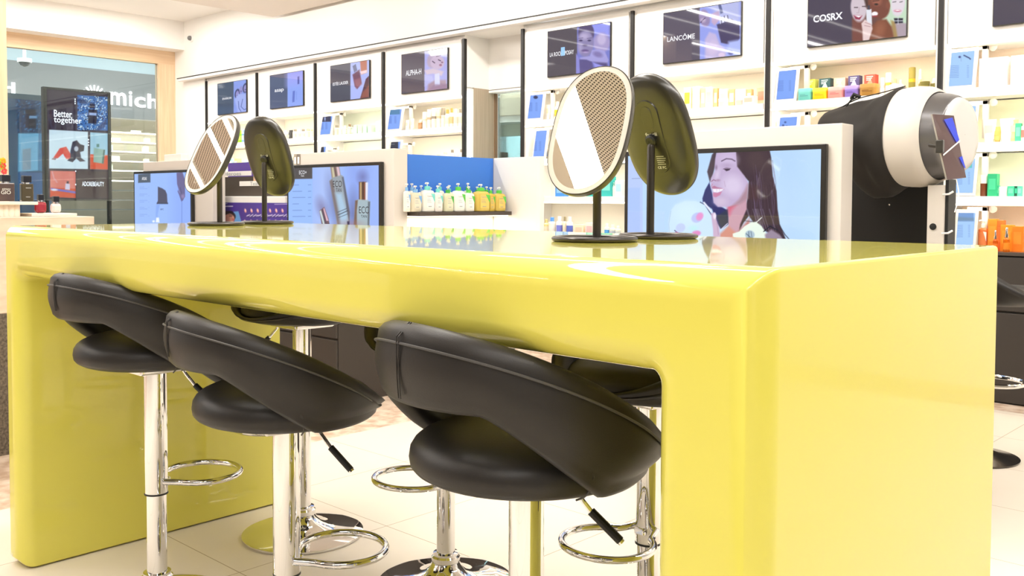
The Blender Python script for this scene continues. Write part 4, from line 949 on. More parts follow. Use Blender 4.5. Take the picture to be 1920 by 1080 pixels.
    # mask on the shoulder, strap
    p.poly([(1374, 438), (1386, 434), (1396, 424), (1410, 416), (1418, 416), (1428, 424), (1442, 446), (1442, 470), (1400, 470), (1374, 443)], (236, 250, 236), 1); p.ell(1406, 440, 9, 8, (178, 200, 214), .2, 1); p.line([(1399, 438), (1408, 446)], 1, (50, 70, 90)); p.line([(1404, 434), (1404, 446)], 1, (60, 80, 110)); p.line([(1408, 434), (1410, 446)], .8, (70, 90, 110)); p.line([(1418, 417), (1428, 408)], 1.6, (236, 240, 236)); p.line([(1432, 434), (1444, 424), (1458, 432)], 1.8, (28, 30, 46))
    p.poly([(1434, 440), (1446, 430), (1462, 440), (1474, 455), (1474, 470), (1440, 470)], (156, 140, 160), 2)
    p.line([(1460, 420), (1472, 440), (1486, 456)], 1.4, (44, 36, 50)); p.line([(1455, 425), (1468, 446), (1478, 458)], 1.2, (44, 36, 50)); p.line([(1397, 414), (1414, 416)], 1, (60, 44, 60))
screen_island_tv('right standing screen showing a smiling woman holding a white light mask', XR0, XR1, PC, (186, 218, 254), 430, 235, [])

o = thing('storage_box', 'plain white box standing on top of the leftmost totem', 'box', ((at(330, 300, Y=2.53)[0]), 2.53, 1.3995))
MB().box(-.13, .13, -.03, .03, 0, .05).build('carton', cm((250, 246, 240)), o, bevel=.003)
# island counters (dark cabinets below)
def island(x0, x1, lab):
    o = thing('counter_cabinet', lab, 'cabinet', ((x0+x1)/2, 2.26, 0)); hw = (x1-x0)/2
    MB().box(-hw, hw, -.222, .225, 0.0, .74).build('carcass', DARKCAB, o)
    MB().box(-hw-.008, hw+.008, -.23, .225, .74, .765).build('worktop', DARKSH, o, bevel=.002)
    n = max(1, round((x1-x0)/.62)); w_ = (x1-x0)/n
    for i in range(n):
        a = -hw+w_*i+.003
        MB().box(a, a+w_-.006, -.236, -.222, .008, .348).build('drawer', DARKCAB, o, bevel=.002)
        MB().box(a, a+w_-.006, -.236, -.222, .360, .735).build('drawer', DARKCAB, o, bevel=.002)
    return o
island(-7.15, -3.60, 'long dark brown drawer cabinet under the left and middle standing screens')
island(-1.66, -.70, 'dark brown drawer cabinet below the smiling-woman screen and scanner')
o = thing('side_cabinet', 'dark brown cabinet under the blue-backed bottle shelf', 'cabinet', (-3.80, 3.0, 0))
MB().box(-.25, .20, -.42, .42, 0, .74).build('carcass', DARKCAB, o)
MB().box(.20, .212, -.415, 0.0, .36, .735).build('drawer', DARKCAB, o, bevel=.002); MB().box(.20, .212, -.415, 0.0, .01, .348).build('drawer', DARKCAB, o, bevel=.002)
MB().box(.20, .212, .006, .415, .36, .735).build('drawer', DARKCAB, o, bevel=.002); MB().box(.20, .212, .006, .415, .01, .348).build('drawer', DARKCAB, o, bevel=.002)

# blue backed bottle gondola facing right
BLUE = mat('bright_blue_panel', srgb(60, 126, 224), .45)
g = thing('display_gondola', 'blue-backed display bay right of the middle standing screen', 'display stand', (-3.75, 3.0, 0))
MB().box(-.03, 0.0, -.41, .376, 1.03, 1.376).build('blue_panel', BLUE, g)
MB().box(-.03, 0.0, -.41, .376, .765, 1.03).build('lower_panel', NICHE, g)
MB().box(0.0, .40, .378, .405, .765, 1.378).box(.37, .41, .372, .41, .765, 1.378).build('side_panel', WHITE, g, bevel=.003)
sh = MB().box(0.001, .17, -.41, .372, 1.012, 1.036).build('shelf', DARKSH, g, bevel=.002)
MB().box(.02, .15, -.40, .36, 1.006, 1.0125).build('light_strip', LED, sh)
area('gondola_light', (-3.66, 2.98, 1.0), .1, .7, 3, (1, .9, .7))

# purple makeup gondola
PURP = mat('purple_panel', srgb(92, 66, 160), .4)
g = thing('makeup_gondola', 'makeup display with purple header panel between two standing screens', 'display stand', (-5.56, 2.75, 0))
def gz(y, Yp): return at(470, y, Y=Yp)[2]
MB().box(-.56, at(543, 300, Y=2.85)[0]+5.56, .10, .13, .765, gz(304, 2.86)).build('header_panel', PURP, g)
MB().box(-.53, .54, .02, .10, 0.0, gz(331, 2.78)).build('rear_step', DARKSH, g)
MB().box(-.515, .53, -.05, .02, .765, gz(349, 2.70)).build('front_step', DARKSH, g)
MB().box(-.515, .53, -.10, -.05, .765, gz(368, 2.65)).build('tray', WHITE, g, bevel=.004)
for b_, xl, xr, yt, yb, Yp, px in (('Heroes', 421, 452, 324, 330.5, 2.766, (418, 471)), ('Team Faves', 469, 510, 342, 349, 2.696, (449, 530))):
    a = at(px[0], yb, Y=Yp); c = at(px[1], yb, Y=Yp); zt_ = at(px[0], yt-1, Y=Yp)[2]
    lb = MB().box(a[0]+5.56, c[0]+5.56, Yp-2.75, Yp-2.75+.004, a[2], zt_+.004).build('label_strip', WHITEPL, g)
    a2 = at(xl, yb, Y=Yp-.001); c2 = at(xr, yb, Y=Yp-.001); mb = MB()
    put_text(mb, b_, np.array((a2[0], Yp-.001, a[2]+.004))-np.array((-5.56, 2.75, 0)), (1, 0, 0), (0, 0, 1), c2[0]-a2[0], (zt_-a[2])*.85, .0005)
    mb.build('lettering', LETTERG, lb, fix=False)
def PP(p):
    p.poly([(395, 376), (550, 376), (550, 440), (395, 440)], (70, 46, 142)); p.poly([(395, 376), (430, 376), (420, 440), (395, 440)], (50, 40, 116), 8, .7); p.poly([(470, 376), (550, 376), (550, 395), (500, 440)], (88, 58, 166), 10, .5)
    p.poly([(402, 396), (414, 395), (414, 440), (403, 440)], (112, 160, 216)); p.poly([(403, 396), (411, 395), (411, 403), (404, 407)], (222, 150, 140)); p.ell(407, 399, 2, 1.5, (200, 60, 70))
    p.poly([(438, 397), (447, 396), (454, 420), (440, 420)], (104, 160, 220)); p.ell(431, 405, 11, 9, (44, 34, 40), .3, 1); p.ell(430, 409, 10, 8.5, (224, 164, 142), .5, 1); p.ell(421, 409, 4, 6, (216, 150, 126), .2, 1); p.line([(430, 405), (435, 406)], 1.1, (60, 40, 44)); p.line([(429, 402), (436, 404)], .8, (80, 50, 44)); p.ell(437, 412, 2.4, 1.2, (190, 80, 90)); p.line([(434, 409), (438, 410)], .8, (180, 110, 100))
    p.poly([(416, 396), (436, 396), (430, 400), (420, 404)], (50, 36, 40), 1)
    for i in range(8): x = 460+i*11.6; p.ell(x, 395, 1.9, 3.8, (240, 170, 160), -.25); p.ell(x+.4, 394, .8, 2.2, (255, 232, 226), -.25, .5, .8)
    for x in range(464, 545, 3): p.ell(x, 404+math.sin(x*.9)*1.2, 2.4, 1.0, (206, 200, 226), -.6, .6); p.line([(x, 407), (x+2, 406)], .8, (30, 24, 60))
    for i in range(8): x = 459+i*11.6; p.ell(x, 414, 1.6, 2.2, (226, 190, 196), -.25)
    for (a, b) in ((402, 426), (402, 436), (402, 417)): y = {426: 382, 436: 387, 417: 391}[b]; p.line([(a, y), (b, y-.2)], 2.0 if b == 436 else 1.1, (236, 232, 246), .9)
    p.line([(515, 383), (541, 382.6)], 1.1, (226, 220, 240), .9)
pa = at(400, 380, Y=2.64); pb = at(546, 380, Y=2.64)
picture('makeup_panel', (pa[0], 2.641, .80), (1, 0, 0), (0, 0, 1), pb[0]-pa[0], gz(380, 2.641)-.80, 220, 110, PP, (70, 46, 142), PRINT, g)

# ================================================================ hooded face scanner
hood = mat('black_hood_cloth', (.020, .017, .015), .75, bump=.4, bscale=25.0)
sx, sy, sz = -.885, 2.78, 1.357
t = thing('face_scanner', 'white and grey barrel-shaped face scanner with black cloth hood right of the standing screen', 'scanner', (sx, sy, sz), math.radians(-8)); t.scale = (1.14, 1.14, 1.14)
def barrel(prof, mname, mm, n=64, ky=1.0, kz=1.0, shift=0.0):
    rows = [[(u, r*ky*math.cos(2*PI*i/n), r*kz*math.sin(2*PI*i/n)+shift) for i in range(n)] for r, u in prof]
    return MB().grid(rows, closed_u=True).build(mname, mm, t, angle=50)
barrel([(.02, -.02), (.150, -.02), (.164, -.012), (.169, .0), (.171, .02), (.172, .05), (.168, .085), (.158, .108), (.150, .113), (.148, .116)], 'housing', mat('warm_white_casing', (.66, .61, .55), .38), ky=.95)
barrel([(.148, .108), (.144, .118), (.139, .150), (.130, .176), (.122, .184), (.112, .184)], 'grey_ring', mat('grey_metallic_plastic', (.16, .155, .16), .28, .5), ky=.95)
barrel([(.124, .182), (.118, .192), (.090, .198), (.001, .200)], 'face_plate', mat('pale_casing', (.66, .64, .62), .3), ky=.95)
# hood of cloth gathered towards the left
rows = []
secs = [(.000, .172, .168, 0, .0), (-.012, .178, .176, .0, .0), (-.03, .170, .168, .002, .3), (-.06, .164, .160, -.002, 1), (-.085, .150, .150, .0, 1), (-.11, .146, .150, -.008, 1), (-.14, .140, .138, .0, 1), (-.17, .128, .122, .018, 1), (-.21, .110, .100, .03, 1), (-.26, .085, .075, .045, .8), (-.30, .065, .050, .062, .5), (-.325, .050, .036, .066, .3), (-.335, .02, .015, .062, 0)]
for k, (u, ry, rz_, sh_, w_) in enumerate(secs):
    row = []
    for i in range(72):
        a = 2*PI*i/72; fold = 1+w_*(.035*math.sin(5*a+k*.7)+.02*math.sin(11*a-k*1.3))
        lo = -min(0, math.sin(a)); drop = .05*w_*lo**2*(1 if u > -.24 else .2)
        row.append((u+.01*w_*math.sin(4*a+k), ry*fold*math.cos(a)*.95, rz_*fold*math.sin(a)+sh_-drop))
    rows.append(row)
m = MB().grid(rows, closed_u=True); ho = m.build('hood', hood, t, angle=180)
ss_ = ho.modifiers.new('s', 'SUBSURF'); ss_.levels = 1; ss_.render_levels = 1
m = MB(); m.tube(smooth_path([(-.01, .0, .178), (-.10, -.02, .158), (-.17, -.04, .146), (-.25, -.03, .115), (-.31, -.0, .10)]), .0022, 6)
m.tube([(-.165, -.045, .150), (-.18, -.06, .140), (-.20, -.055, .122), (-.205, -.06, .10)], .0035, 6); m.tube([(-.15, -.05, .148), (-.17, -.06, .158), (-.185, -.05, .146)], .007, 6)
m.build('drawstring', RUBBER, ho)
bk = thing('scanner_cabinet', 'tall black cabinet behind the white scanner post', 'cabinet', (-1.0, 3.04, 0))
MB().box(-.35, at(1742, 400, Y=3.0)[0]+1.0, -.04, .12, 0, 1.27).build('carcass', mat('matt_black_panel', (.010, .009, .008), .6), bk)
MB().lathe([(.0, .0), (.004, .0), (.004, .003)], 10, c=(at(1668, 384, Y=3.0)[0]+1.0, -.041, at(1668, 384, Y=3.0)[2]), M=Matrix.Rotation(PI/2, 4, 'X'), cap=False).build('screw', CHROME, bk)
pl = at(1738, 400, Y=2.72)[0]; pr = at(1770, 400, Y=2.72)[0]
po = thing('scanner_post', 'white upright post with black button carrying the face scanner', 'post', ((pl+pr)/2, 2.76, 0)); hw = (pr-pl)/2
MB().box(-hw, hw, -.04, .03, 0, 1.168).build('post', mat('warm_white_casing', (.66, .61, .55), .38), po, bevel=.003)
MB().box(hw, hw+.012, -.03, .05, 0, 1.19).build('rear_rail', RUBBER, po)
MB().lathe([(0, .0), (.013, 0), (.012, .004), (0, .005)], 20, c=(-.008, -.04, at(1748, 425, Y=2.72)[2]), M=Matrix.Rotation(PI/2, 4, 'X'), cap=False).build('button', RUBBER, po)
for yy_ in (361, 434):
    z_ = at(1778, yy_, Y=2.72)[2]; MB().tube([(hw-.004, -.045, z_-.008), (hw+.02, -.052, z_-.006), (hw+.034, -.045, z_+.004)], .004, 6).build('cable_clip', WHITEPL, po)
# tablet clamped on the scanner
def quadbox(name, pts, th, m_, parent):
    P = [Vector(p) for p in pts]; n = (P[1]-P[0]).cross(P[3]-P[0]).normalized()*th
    vs = [tuple(p) for p in P]+[tuple(p+n) for p in P]
    return MB().add(vs, [(0, 1, 2, 3), (7, 6, 5, 4), (0, 4, 5, 1), (1, 5, 6, 2), (2, 6, 7, 3), (3, 7, 4, 0)]).build(name, m_, parent)
tb = thing('tablet', 'brownish mirror-like tablet clamped upright to the front of the face scanner', 'tablet', (-.56, 2.6, 1.27))
L0 = np.array(tb.location)
q0 = at(1748, 214, X=-.625)-L0; q3 = at(1776, 337, X=-.575)-L0; q1 = at(1788, 217, X=-.595)-L0; q2 = at(1811, 333, X=-.545)-L0
qq = [tuple(q0), tuple(q3), tuple(q2), tuple(q1)]
quadbox('casing', qq, -.006, mat('silver_edge', (.6, .58, .57), .3, .8), tb)
nrm = (Vector(qq[1])-Vector(qq[0])).cross(Vector(qq[3])-Vector(qq[0])).normalized()
qs = [tuple(Vector(a)+nrm*.0012) for a in qq]
quadbox('glass', qs, -.001, mat('brown_glossy_glass', (.13, .085, .085), .06, spec=.8), tb)
def bl(u, v): return Vector(qs[0]).lerp(Vector(qs[3]), u).lerp(Vector(qs[1]).lerp(Vector(qs[2]), u), v)+nrm*.0045
for pl in ([(.42, .08), (.85, .04), (.97, .40), (.80, .44)], [(.78, .68), (.95, .66), (1.0, .86), (.93, .84)]):
    MB().add([tuple(bl(u, v)) for u, v in pl], [(0, 1, 2, 3)]).build('painted_reflection', mat('blue_reflection_glow', (0, 0, 0), .4, emit=(.06, .10, .85), es=1.0), tb)  # blue reflection on the glass, painted as glowing patches
MB().add([tuple(bl(u, v)) for u, v in ((.0, .62), (1, .40), (1, .425), (.0, .645))], [(0, 1, 2, 3)]).build('highlight_strip', WHITEPL, tb)  # highlight across the glass, painted as a white strip
c_ = bl(-.06, .5)
MB().tube([tuple(bl(.5, .5)-nrm*.01), tuple(bl(.5, .45)-nrm*.01+Vector((-.07, .03, 0)))], .009, 10).build('clamp_arm', DARKPL, tb)
MB().box(c_[0]-.012, c_[0]+.012, c_[1]-.01, c_[1]+.01, c_[2]-.022, c_[2]+.022).build('clamp', DARKPL, tb, bevel=.003)
e_ = at(1793, 336, X=-.56); e2 = at(1790, 398, X=-.56)
o = MB().tube(smooth_path([tuple(e_), (e_[0]+.01, (e_[1]+e2[1])/2+.012, (e_[2]+e2[2])/2), tuple(e2)]), .0018, 6).build('cable', WHITEPL, tb, loc=tuple(-L0))

# ================================================================ stone counter at the left edge
o = thing('stone_counter', 'pink travertine counter on dark speckled stone base at the left edge', 'counter', (-4.6, .35, 0))
MB().box(-.9, .8, -.85, .478, .611, 1.023).build('upper_block', TRAV, o, bevel=.003)
MB().box(-.9, .8, -.85, .476, 0, .611).build('plinth', STONE, o)
pt = thing('fluted_riser', 'pale fluted round-edged riser under the two dark perfume bottles', 'display riser', (-4.10, .40, 1.0235))
m = MB(); N = 60; rows = []
for z_ in (.0, .052):
    row = []
    for i in range(N):
        x_ = -.40+.555*i/(N-1); row.append((x_, .0, z_))
    rows.append(row)
body = MB().box(-.5, .15, -.35, .135, 0, .052); 
for i in range(22): body.lathe([(.017, 0), (.017, .052)], 12, c=(.15, -.35+.022+i*.0225, 0))
for i in range(28): body.lathe([(.017, 0), (.017, .052)], 12, c=(-.48+i*.0225, .135, 0))
body.build('fluted_body', mat('pale_plaster', (.84, .74, .61), .5), pt)
MB().box(-.5, .19, -.36, .225, .052, .066).build('top_plate', mat('pale_plaster', (.84, .74, .61), .5), pt, bevel=.002)
tr = thing('display_tray', 'low pale tray under the red and clear perfume bottles', 'tray', (-4.02, .70, 1.0235))
MB().box(-.12, .10, -.10, .10, 0, .013).build('tray_plate', mat('pale_plaster', (.84, .74, .61), .5), tr, bevel=.002)
def perfume(x, y, z, w_, h, d, m_body, m_cap, capw, caph, lab, text=None, shoulder=False):
    o = thing('perfume_bottle', lab, 'perfume', (x, y, z))
    MB().box(-d/2, d/2, -w_/2, w_/2, .0005, h).build('flask', m_body, o, bevel=.004 if not shoulder else .014)
    MB().lathe([(capw*.4, h-.002), (capw*.4, h+.006)], 16).build('collar', CHROME, o)
    MB().box(-capw/2, capw/2, -capw/2, capw/2, h+.005, h+caph).build('cap', m_cap, o, bevel=.002)
    if text:
        mb = MB()
        for b_, y0, z0, w2, h2 in text: put_text(mb, b_, (d/2+.0006, y0, z0), (0, 1, 0), (0, 0, 1), w2, h2, .0006)
        mb.build('lettering', LETTERW, o, fix=False)
ZP = 1.0905
perfume(-3.99, .515, ZP, .072, .082, .03, mat('smoky_perfume_glass', srgb(96, 74, 66), .12, coat=.6, col2=srgb(64, 50, 48), nscale=4), mat('blue_black_cap', (.012, .013, .02), .2), .036, .036, 'smoky brown square perfume bottle with white lettering and black cap, leftmost', [('ARMANI', -.018, .050, .034, .008), ('GIO', -.022, .032, .040, .016)])
perfume(-3.99, .605, ZP, .052, .080, .03, mat('olive_black_glass', srgb(66, 56, 30), .12, coat=.6), mat('blue_black_cap', (.012, .013, .02), .2), .034, .036, 'olive-black rectangular perfume bottle next to the smoky one on the riser', [('PHANTOM', -.008, .058, .022, .005), ('PARFUM', -.008, .018, .018, .004)])
perfume(-4.0, .668, 1.0367, .052, .054, .03, mat('deep_red_perfume', srgb(150, 24, 44), .1, coat=.8), mat('blue_black_cap', (.012, .013, .02), .2), .024, .032, 'deep red rounded perfume bottle on the low tray', None, True)
perfume(-4.0, .735, 1.0367, .048, .046, .03, mat('clear_perfume', srgb(222, 210, 206), .08, coat=.8), mat('blue_black_cap', (.012, .013, .02), .2), .026, .032, 'clear rounded perfume bottle with dark cap right of the red one', None, True)
fl = thing('flower_spray', 'small orange and yellow flowers cut by the left edge above the perfume bottles', 'flowers', tuple(at(-6, 335, X=-4.3)))
for i in range(9):
    r = random.Random(i); a = r.random()*6; c = ((240, 90, 40), (250, 170, 30), (236, 60, 90), (150, 190, 50))[i % 4]
    p_ = (0, .005+.028*r.random(), .03+.07*r.random())
    mb = MB()
    for k in range(5):
        q = 2*PI*k/5+a; mb.lathe([(.001, -.008), (.006, 0), (.001, .008)], 8, c=(p_[0]+.003, p_[1]+.009*math.cos(q), p_[2]+.009*math.sin(q)), cap=False)
    mb.build('blossom', cm(c), fl)
mb = MB(); mb.tube([(0, 0, -.24), (0, .012, .02), (0, .02, .07)], .002, 6).build('stem', cm((90, 130, 60)), fl)
vs_ = thing('flower_vase', 'small pale vase behind the smoky perfume bottle', 'vase', (-4.3, at(-6, 335, X=-4.3)[1], 1.0905))
MB().lathe([(.02, 0), (.03, .03), (.022, .07), (.012, .09)], 20).build('body', WHITEPL, vs_)

# ================================================================ products
ORD = ['first', 'second', 'third', 'fourth', 'fifth', 'sixth', 'seventh', 'eighth', 'ninth', 'tenth', 'eleventh', 'twelfth', 'thirteenth', 'fourteenth', 'fifteenth', 'sixteenth']
WHT = (246, 240, 228); CRM = (240, 226, 198); GLD = (190, 160, 84); GRY = (150, 142, 128)
def lab_patch(parent, w_, d, z0, z1, col, k=.8, yoff=.0004):
    MB().box(-w_/2*k, w_/2*k, -d/2-.0012, -d/2+.001, z0, z1).build('printed_label', cm(col), parent)
def product(kind, name, x, y, z, w_, h, cols, lab, cat, group, rz=0.0, det=True):
    """standing product; width w_, height h, front faces local -Y"""
    c = cols+[WHT]*3; o = thing(name, lab, cat, (x, y, z+.0005), rz, group)
    if kind == 'box':
        d = min(w_, .055); MB().box(-w_/2, w_/2, -d/2, d/2, 0, h).build('carton', cm(c[0], .5), o, bevel=.0012)
        if det: lab_patch(o, w_, d, h*.30, h*.78, c[1], .70)
    elif kind == 'band':                      # carton with a dark printed top and pale arch
        d = min(w_, .05); b = MB().box(-w_/2, w_/2, -d/2, d/2, 0, h).build('carton', cm(c[0], .5), o, bevel=.001)
        MB().add([(-w_*.36, -d/2-.0008, h*.02), (w_*.36, -d/2-.0008, h*.02), (w_*.36, -d/2-.0008, h*.52), (w_*.05, -d/2-.0008, h*.86), (-w_*.36, -d/2-.0008, h*.52)], [(0, 1, 2, 3, 4)]).build('printed_label', cm(c[1], .5), b, fix=False)
        mb = MB()
        for k in range(3): mb.box(-w_*.3, w_*.3*(1-.3*k), -d/2-.0014, -d/2-.0006, h*(.90-.07*k), h*(.935-.07*k))
        mb.build('print_lines', cm(c[2], .5), b)
    elif kind == 'pump':
        d = w_*.6; n = 28; rows = []
        for s_, zz in ((.86, 0), (.98, h*.02), (1, h*.06), (1, h*.60), (.97, h*.665), (.84, h*.71), (.5, h*.735), (.30, h*.745)):
            rows.append([(a, b*d/w_, zz) for a, b in superell(w_/2*s_, w_/2*s_, 3.2, n)])
        m = MB().grid(rows, closed_u=True); m.add(rows[0], [tuple(range(n))]); m.build('body', cm(c[0], .3), o, angle=40)
        if det:
            MB().add([(-w_*.34, -d/2-.0008, h*.12), (w_*.34, -d/2-.0008, h*.12), (w_*.34, -d/2-.0008, h*.60), (-w_*.34, -d/2-.0008, h*.60)], [(0, 1, 2, 3)]).build('printed_label', cm(c[2], .5), o, fix=False)
            MB().add([(w_*.06, -d/2-.0014, h*.62), (w_*.40, -d/2-.0014, h*.60), (w_*.40, -d/2-.0014, h*.30)], [(0, 1, 2)]).build('label_corner', cm(c[1], .5), o, fix=False)
        MB().lathe([(w_*.19, h*.735), (w_*.20, h*.74), (w_*.20, h*.86), (w_*.12, h*.875)], 18).build('cap', cm(c[1], .35), o, angle=30)
        MB().lathe([(.0035, h*.87), (.0035, h*.95)], 10).lathe([(.009, h*.945), (.010, h*.96), (.008, h*1.0), (.001, h*1.0)], 12).tube([(0, 0, h*.975), (-w_*.24, -.012, h*.975), (-w_*.36, -.02, h*.955)], .0042, 8).build('pump', WHITEPL, o, angle=30)
    elif kind == 'bottle':
        r = w_/2; MB().lathe([(r*.9, 0), (r, .003), (r, h*.68), (r*.8, h*.73), (r*.5, h*.76)], 20).build('body', cm(c[0], .3), o, angle=35)
        MB().lathe([(r*.55, h*.75), (r*.55, h*.985), (r*.45, h)], 18).build('cap', cm(c[1], .35), o, angle=35)
        if det: MB().lathe([(r*1.01, h*.2), (r*1.01, h*.55)], 20, cap=False).build('printed_label', cm(c[2], .5), o)
    elif kind == 'cyl':                       # tall cylinder, body and same-width cap
        r = w_/2; MB().lathe([(r*.95, 0), (r, .002), (r, h*.62)], 20).build('body', cm(c[0], .3), o, angle=35)
        MB().lathe([(r, h*.625), (r, h*.985), (r*.9, h)], 20).build('cap', cm(c[1], .3), o, angle=35)
        if det: MB().lathe([(r*1.01, h*.48), (r*1.01, h*.60)], 20, cap=False).build('band', cm(c[2], .4), o)
    elif kind == 'jar':
        r = w_/2; MB().lathe([(r*.9, 0), (r, .003), (r, h*.6)], 24).build('body', cm(c[0], .3), o, angle=35)
        MB().lathe([(r*1.03, h*.6), (r*1.03, h*.97), (r*.97, h)], 24).build('lid', cm(c[1], .3), o, angle=35)
    elif kind == 'tub':                       # rounded square tub with lid
        n = 28; rows = [[(a, b*.8, zz) for a, b in superell(w_/2*s_, w_/2*s_, 5, n)] for s_, zz in ((.94, 0), (1, .003), (1, h*.66))]
        m = MB().grid(rows, closed_u=True); m.add(rows[-1], [tuple(range(n))]); m.build('body', cm(c[0], .35), o, angle=40)
        rows = [[(a, b*.8, zz) for a, b in superell(w_/2*s_, w_/2*s_, 5, n)] for s_, zz in ((1.02, h*.66), (1.02, h*.95), (.97, h))]
        m = MB().grid(rows, closed_u=True); m.add(rows[-1], [tuple(range(n))]); m.build('lid', cm(c[1], .35), o, angle=40)
        if det: MB().box(-w_*.3, w_*.3, -w_*.4-.0015, -w_*.4+.001, h*.34, h*.40).box(-w_*.3, w_*.1, -w_*.4-.0015, -w_*.4+.001, h*.46, h*.50).build('printed_label', cm(c[2], .5), o)
    elif kind == 'tube':
        n = 24; rows = []
        for k in range(8):
            q = k/7; rows.append([(a, b, h*.16+h*.84*q) for a, b in superell(w_*(.36+.14*q), max(.0015, w_*.30*(1-q)), 2, n)])
        MB().grid(rows, closed_u=True).build('body', cm(c[0], .35), o, angle=180)
        MB().lathe([(w_*.30, 0), (w_*.32, .003), (w_*.33, h*.17)], 20).build('cap', cm(c[1], .35), o, angle=35)
        if det: MB().box(-w_*.28, w_*.28, -w_*.23, -w_*.22, h*.45, h*.75).build('printed_label', cm(c[2], .5), o)
    elif kind == 'dropper':
        r = w_/2; MB().lathe([(r*.9, 0), (r, .003), (r, h*.52), (r*.55, h*.58), (r*.5, h*.62)], 20).build('flask', cm(c[0], .15), o, angle=35)
        MB().lathe([(r*.62, h*.60), (r*.62, h*.72)], 18).lathe([(r*.42, h*.72), (r*.42, h*.96), (r*.3, h)], 16).build('cap', CHROME if c[1] == (0, 0, 0) else cm(c[1], .2), o, angle=35)
        if det: MB().lathe([(r*1.01, h*.1), (r*1.01, h*.38)], 20, cap=False).build('printed_label', cm(c[2], .5), o)
    return o
CNAME = {'box': ('product_carton', 'carton', 'box'), 'band': ('product_carton', 'carton', 'box'), 'pump': ('pump_bottle', 'pump bottle', 'bottle'), 'bottle': ('product_bottle', 'bottle', 'bottle'),
         'cyl': ('product_bottle', 'cylinder bottle', 'bottle'), 'jar': ('cosmetic_jar', 'jar', 'jar'), 'tub': ('cosmetic_tub', 'square-lidded tub', 'tub'), 'tube': ('squeeze_tube', 'squeeze tube', 'tube'), 'dropper': ('dropper_bottle', 'dropper bottle', 'bottle')}
def row(i, lvl, items, Yp=4.70, where='', det=True, yt=None):
    """items: (kind, colour word, pixel x of centre, pixel width, pixel height, colours)"""
    z = SHZ[lvl]; shelf = ['top shelf', 'second shelf', 'third shelf', 'bottom counter'][lvl]
    ph = PH[i] if i != 7 else 'of the rightmost bay'
    for k, (kind, word, px, pw, phh, cols) in enumerate(items):
        P = at(px, 300, Y=Yp); dep = (P-CAM)@_fw
        a = at(px-pw/2, 300, Y=Yp); b = at(px+pw/2, 300, Y=Yp)
        w_ = (b[0]-a[0]); h = phh*dep/F_PX
        nm, kw, cat = CNAME[kind]
        lab = '%s %s, %s from left, %s%s %s' % (word, kw, ORD[k], where, shelf, ph)
        if yt is not None: h = at(px, yt[k], Y=Yp)[2]-z
        product(kind, nm, P[0], Yp, z, w_*.94, h, list(cols), lab, cat, '%s %s %s' % (where.strip() or 'products', shelf, ph), det=det)
# bay with the smiling women screen
row(6, 0, [('tub', 'teal', 1510, 26, 22, [(110, 196, 188), (120, 205, 196), (90, 160, 160)]), ('tub', 'yellow', 1538, 28, 21, [(250, 205, 30), (252, 214, 60), (235, 170, 30)]),
           ('tub', 'salmon pink', 1567, 29, 21, [(244, 160, 150), (248, 178, 170), (225, 120, 120)]), ('tub', 'violet', 1597, 27, 21, [(140, 118, 200), (170, 150, 226), (110, 90, 170)]),
           ('tub', 'golden brown', 1628, 32, 22, [(176, 130, 60), (186, 142, 72), (140, 96, 40)])], 4.64, 'front row, ')
row(6, 0, [('band', 'lime yellow', 1520, 19, 24, [(214, 222, 90), (245, 235, 60), (250, 250, 220)]), ('band', 'dark teal', 1547, 22, 25, [(46, 84, 90), (170, 225, 215), (200, 225, 225)]),
           ('band', 'pale pink', 1575, 21, 24, [(240, 190, 172), (250, 205, 195), (255, 235, 225)]), ('band', 'indigo', 1601, 22, 25, [(78, 72, 120), (190, 180, 235), (235, 235, 245)]),
           ('band', 'coral red', 1631, 22, 26, [(226, 84, 66), (240, 150, 120), (255, 225, 210)]), ('cyl', 'cream', 1652, 9, 34, [WHT, WHT, CRM]), ('cyl', 'white and gold', 1663, 11, 42, [WHT, (252, 250, 244), (226, 180, 84)]),
           ('bottle', 'small white', 1675, 11, 36, [WHT, (235, 205, 140), CRM]), ('bottle', 'slim white', 1686, 8, 32, [WHT, WHT, CRM]), ('cyl', 'olive-gold tall', 1707, 13, 42, [(140, 132, 60), (158, 144, 70), (240, 176, 40)]),
           ('dropper', 'clear gold', 1722, 10, 36, [(246, 222, 160), WHT, CRM]), ('jar', 'olive-lidded white', 1728, 18, 13, [CRM, (128, 118, 52), CRM]), ('dropper', 'clear yellow', 1748, 14, 28, [(250, 232, 160), WHT, CRM])], 4.80, 'back row, ', yt=(150, 148, 147, 143, 141, 146, 137, 148, 150, 127, 130, 157, 147))
row(6, 0, [('jar', 'wide cream', 1678, 26, 18, [WHT, (255, 246, 226), CRM]), ('jar', 'olive-topped', 1731, 19, 20, [(150, 140, 70), (120, 112, 50), CRM]), ('jar', 'olive-lidded small', 1750, 17, 15, [(150, 140, 70), (120, 112, 50), CRM])], 4.66, 'front right, ')
# bay with the hand and bottle screen
row(5, 0, [('box', 'pale yellow', 1291, 14, 42, [(244, 238, 196), (240, 214, 70)]), ('box', 'plain white', 1307, 13, 43, [WHT, CRM]), ('box', 'gold-edged', 1319, 9, 41, [(214, 196, 150), CRM]), ('box', 'tall white', 1331, 13, 41, [WHT, (200, 190, 170)]),
           ('box', 'narrow gold', 1342, 7, 38, [(206, 180, 120), CRM]), ('box', 'cream', 1358, 16, 34, [(250, 240, 224), (226, 200, 170)]), ('box', 'gold square', 1373, 11, 33, [(212, 188, 130), CRM]), ('box', 'white wide', 1390, 20, 32, [(250, 242, 232), (235, 205, 185)]),
           ('box', 'gold small', 1405, 9, 32, [(212, 188, 130), CRM]), ('box', 'salmon', 1429, 17, 34, [(240, 170, 140), (225, 130, 105)])], 4.74, 'back row, ', yt=(165, 163, 166, 164, 166, 168, 168, 168, 168, 165))
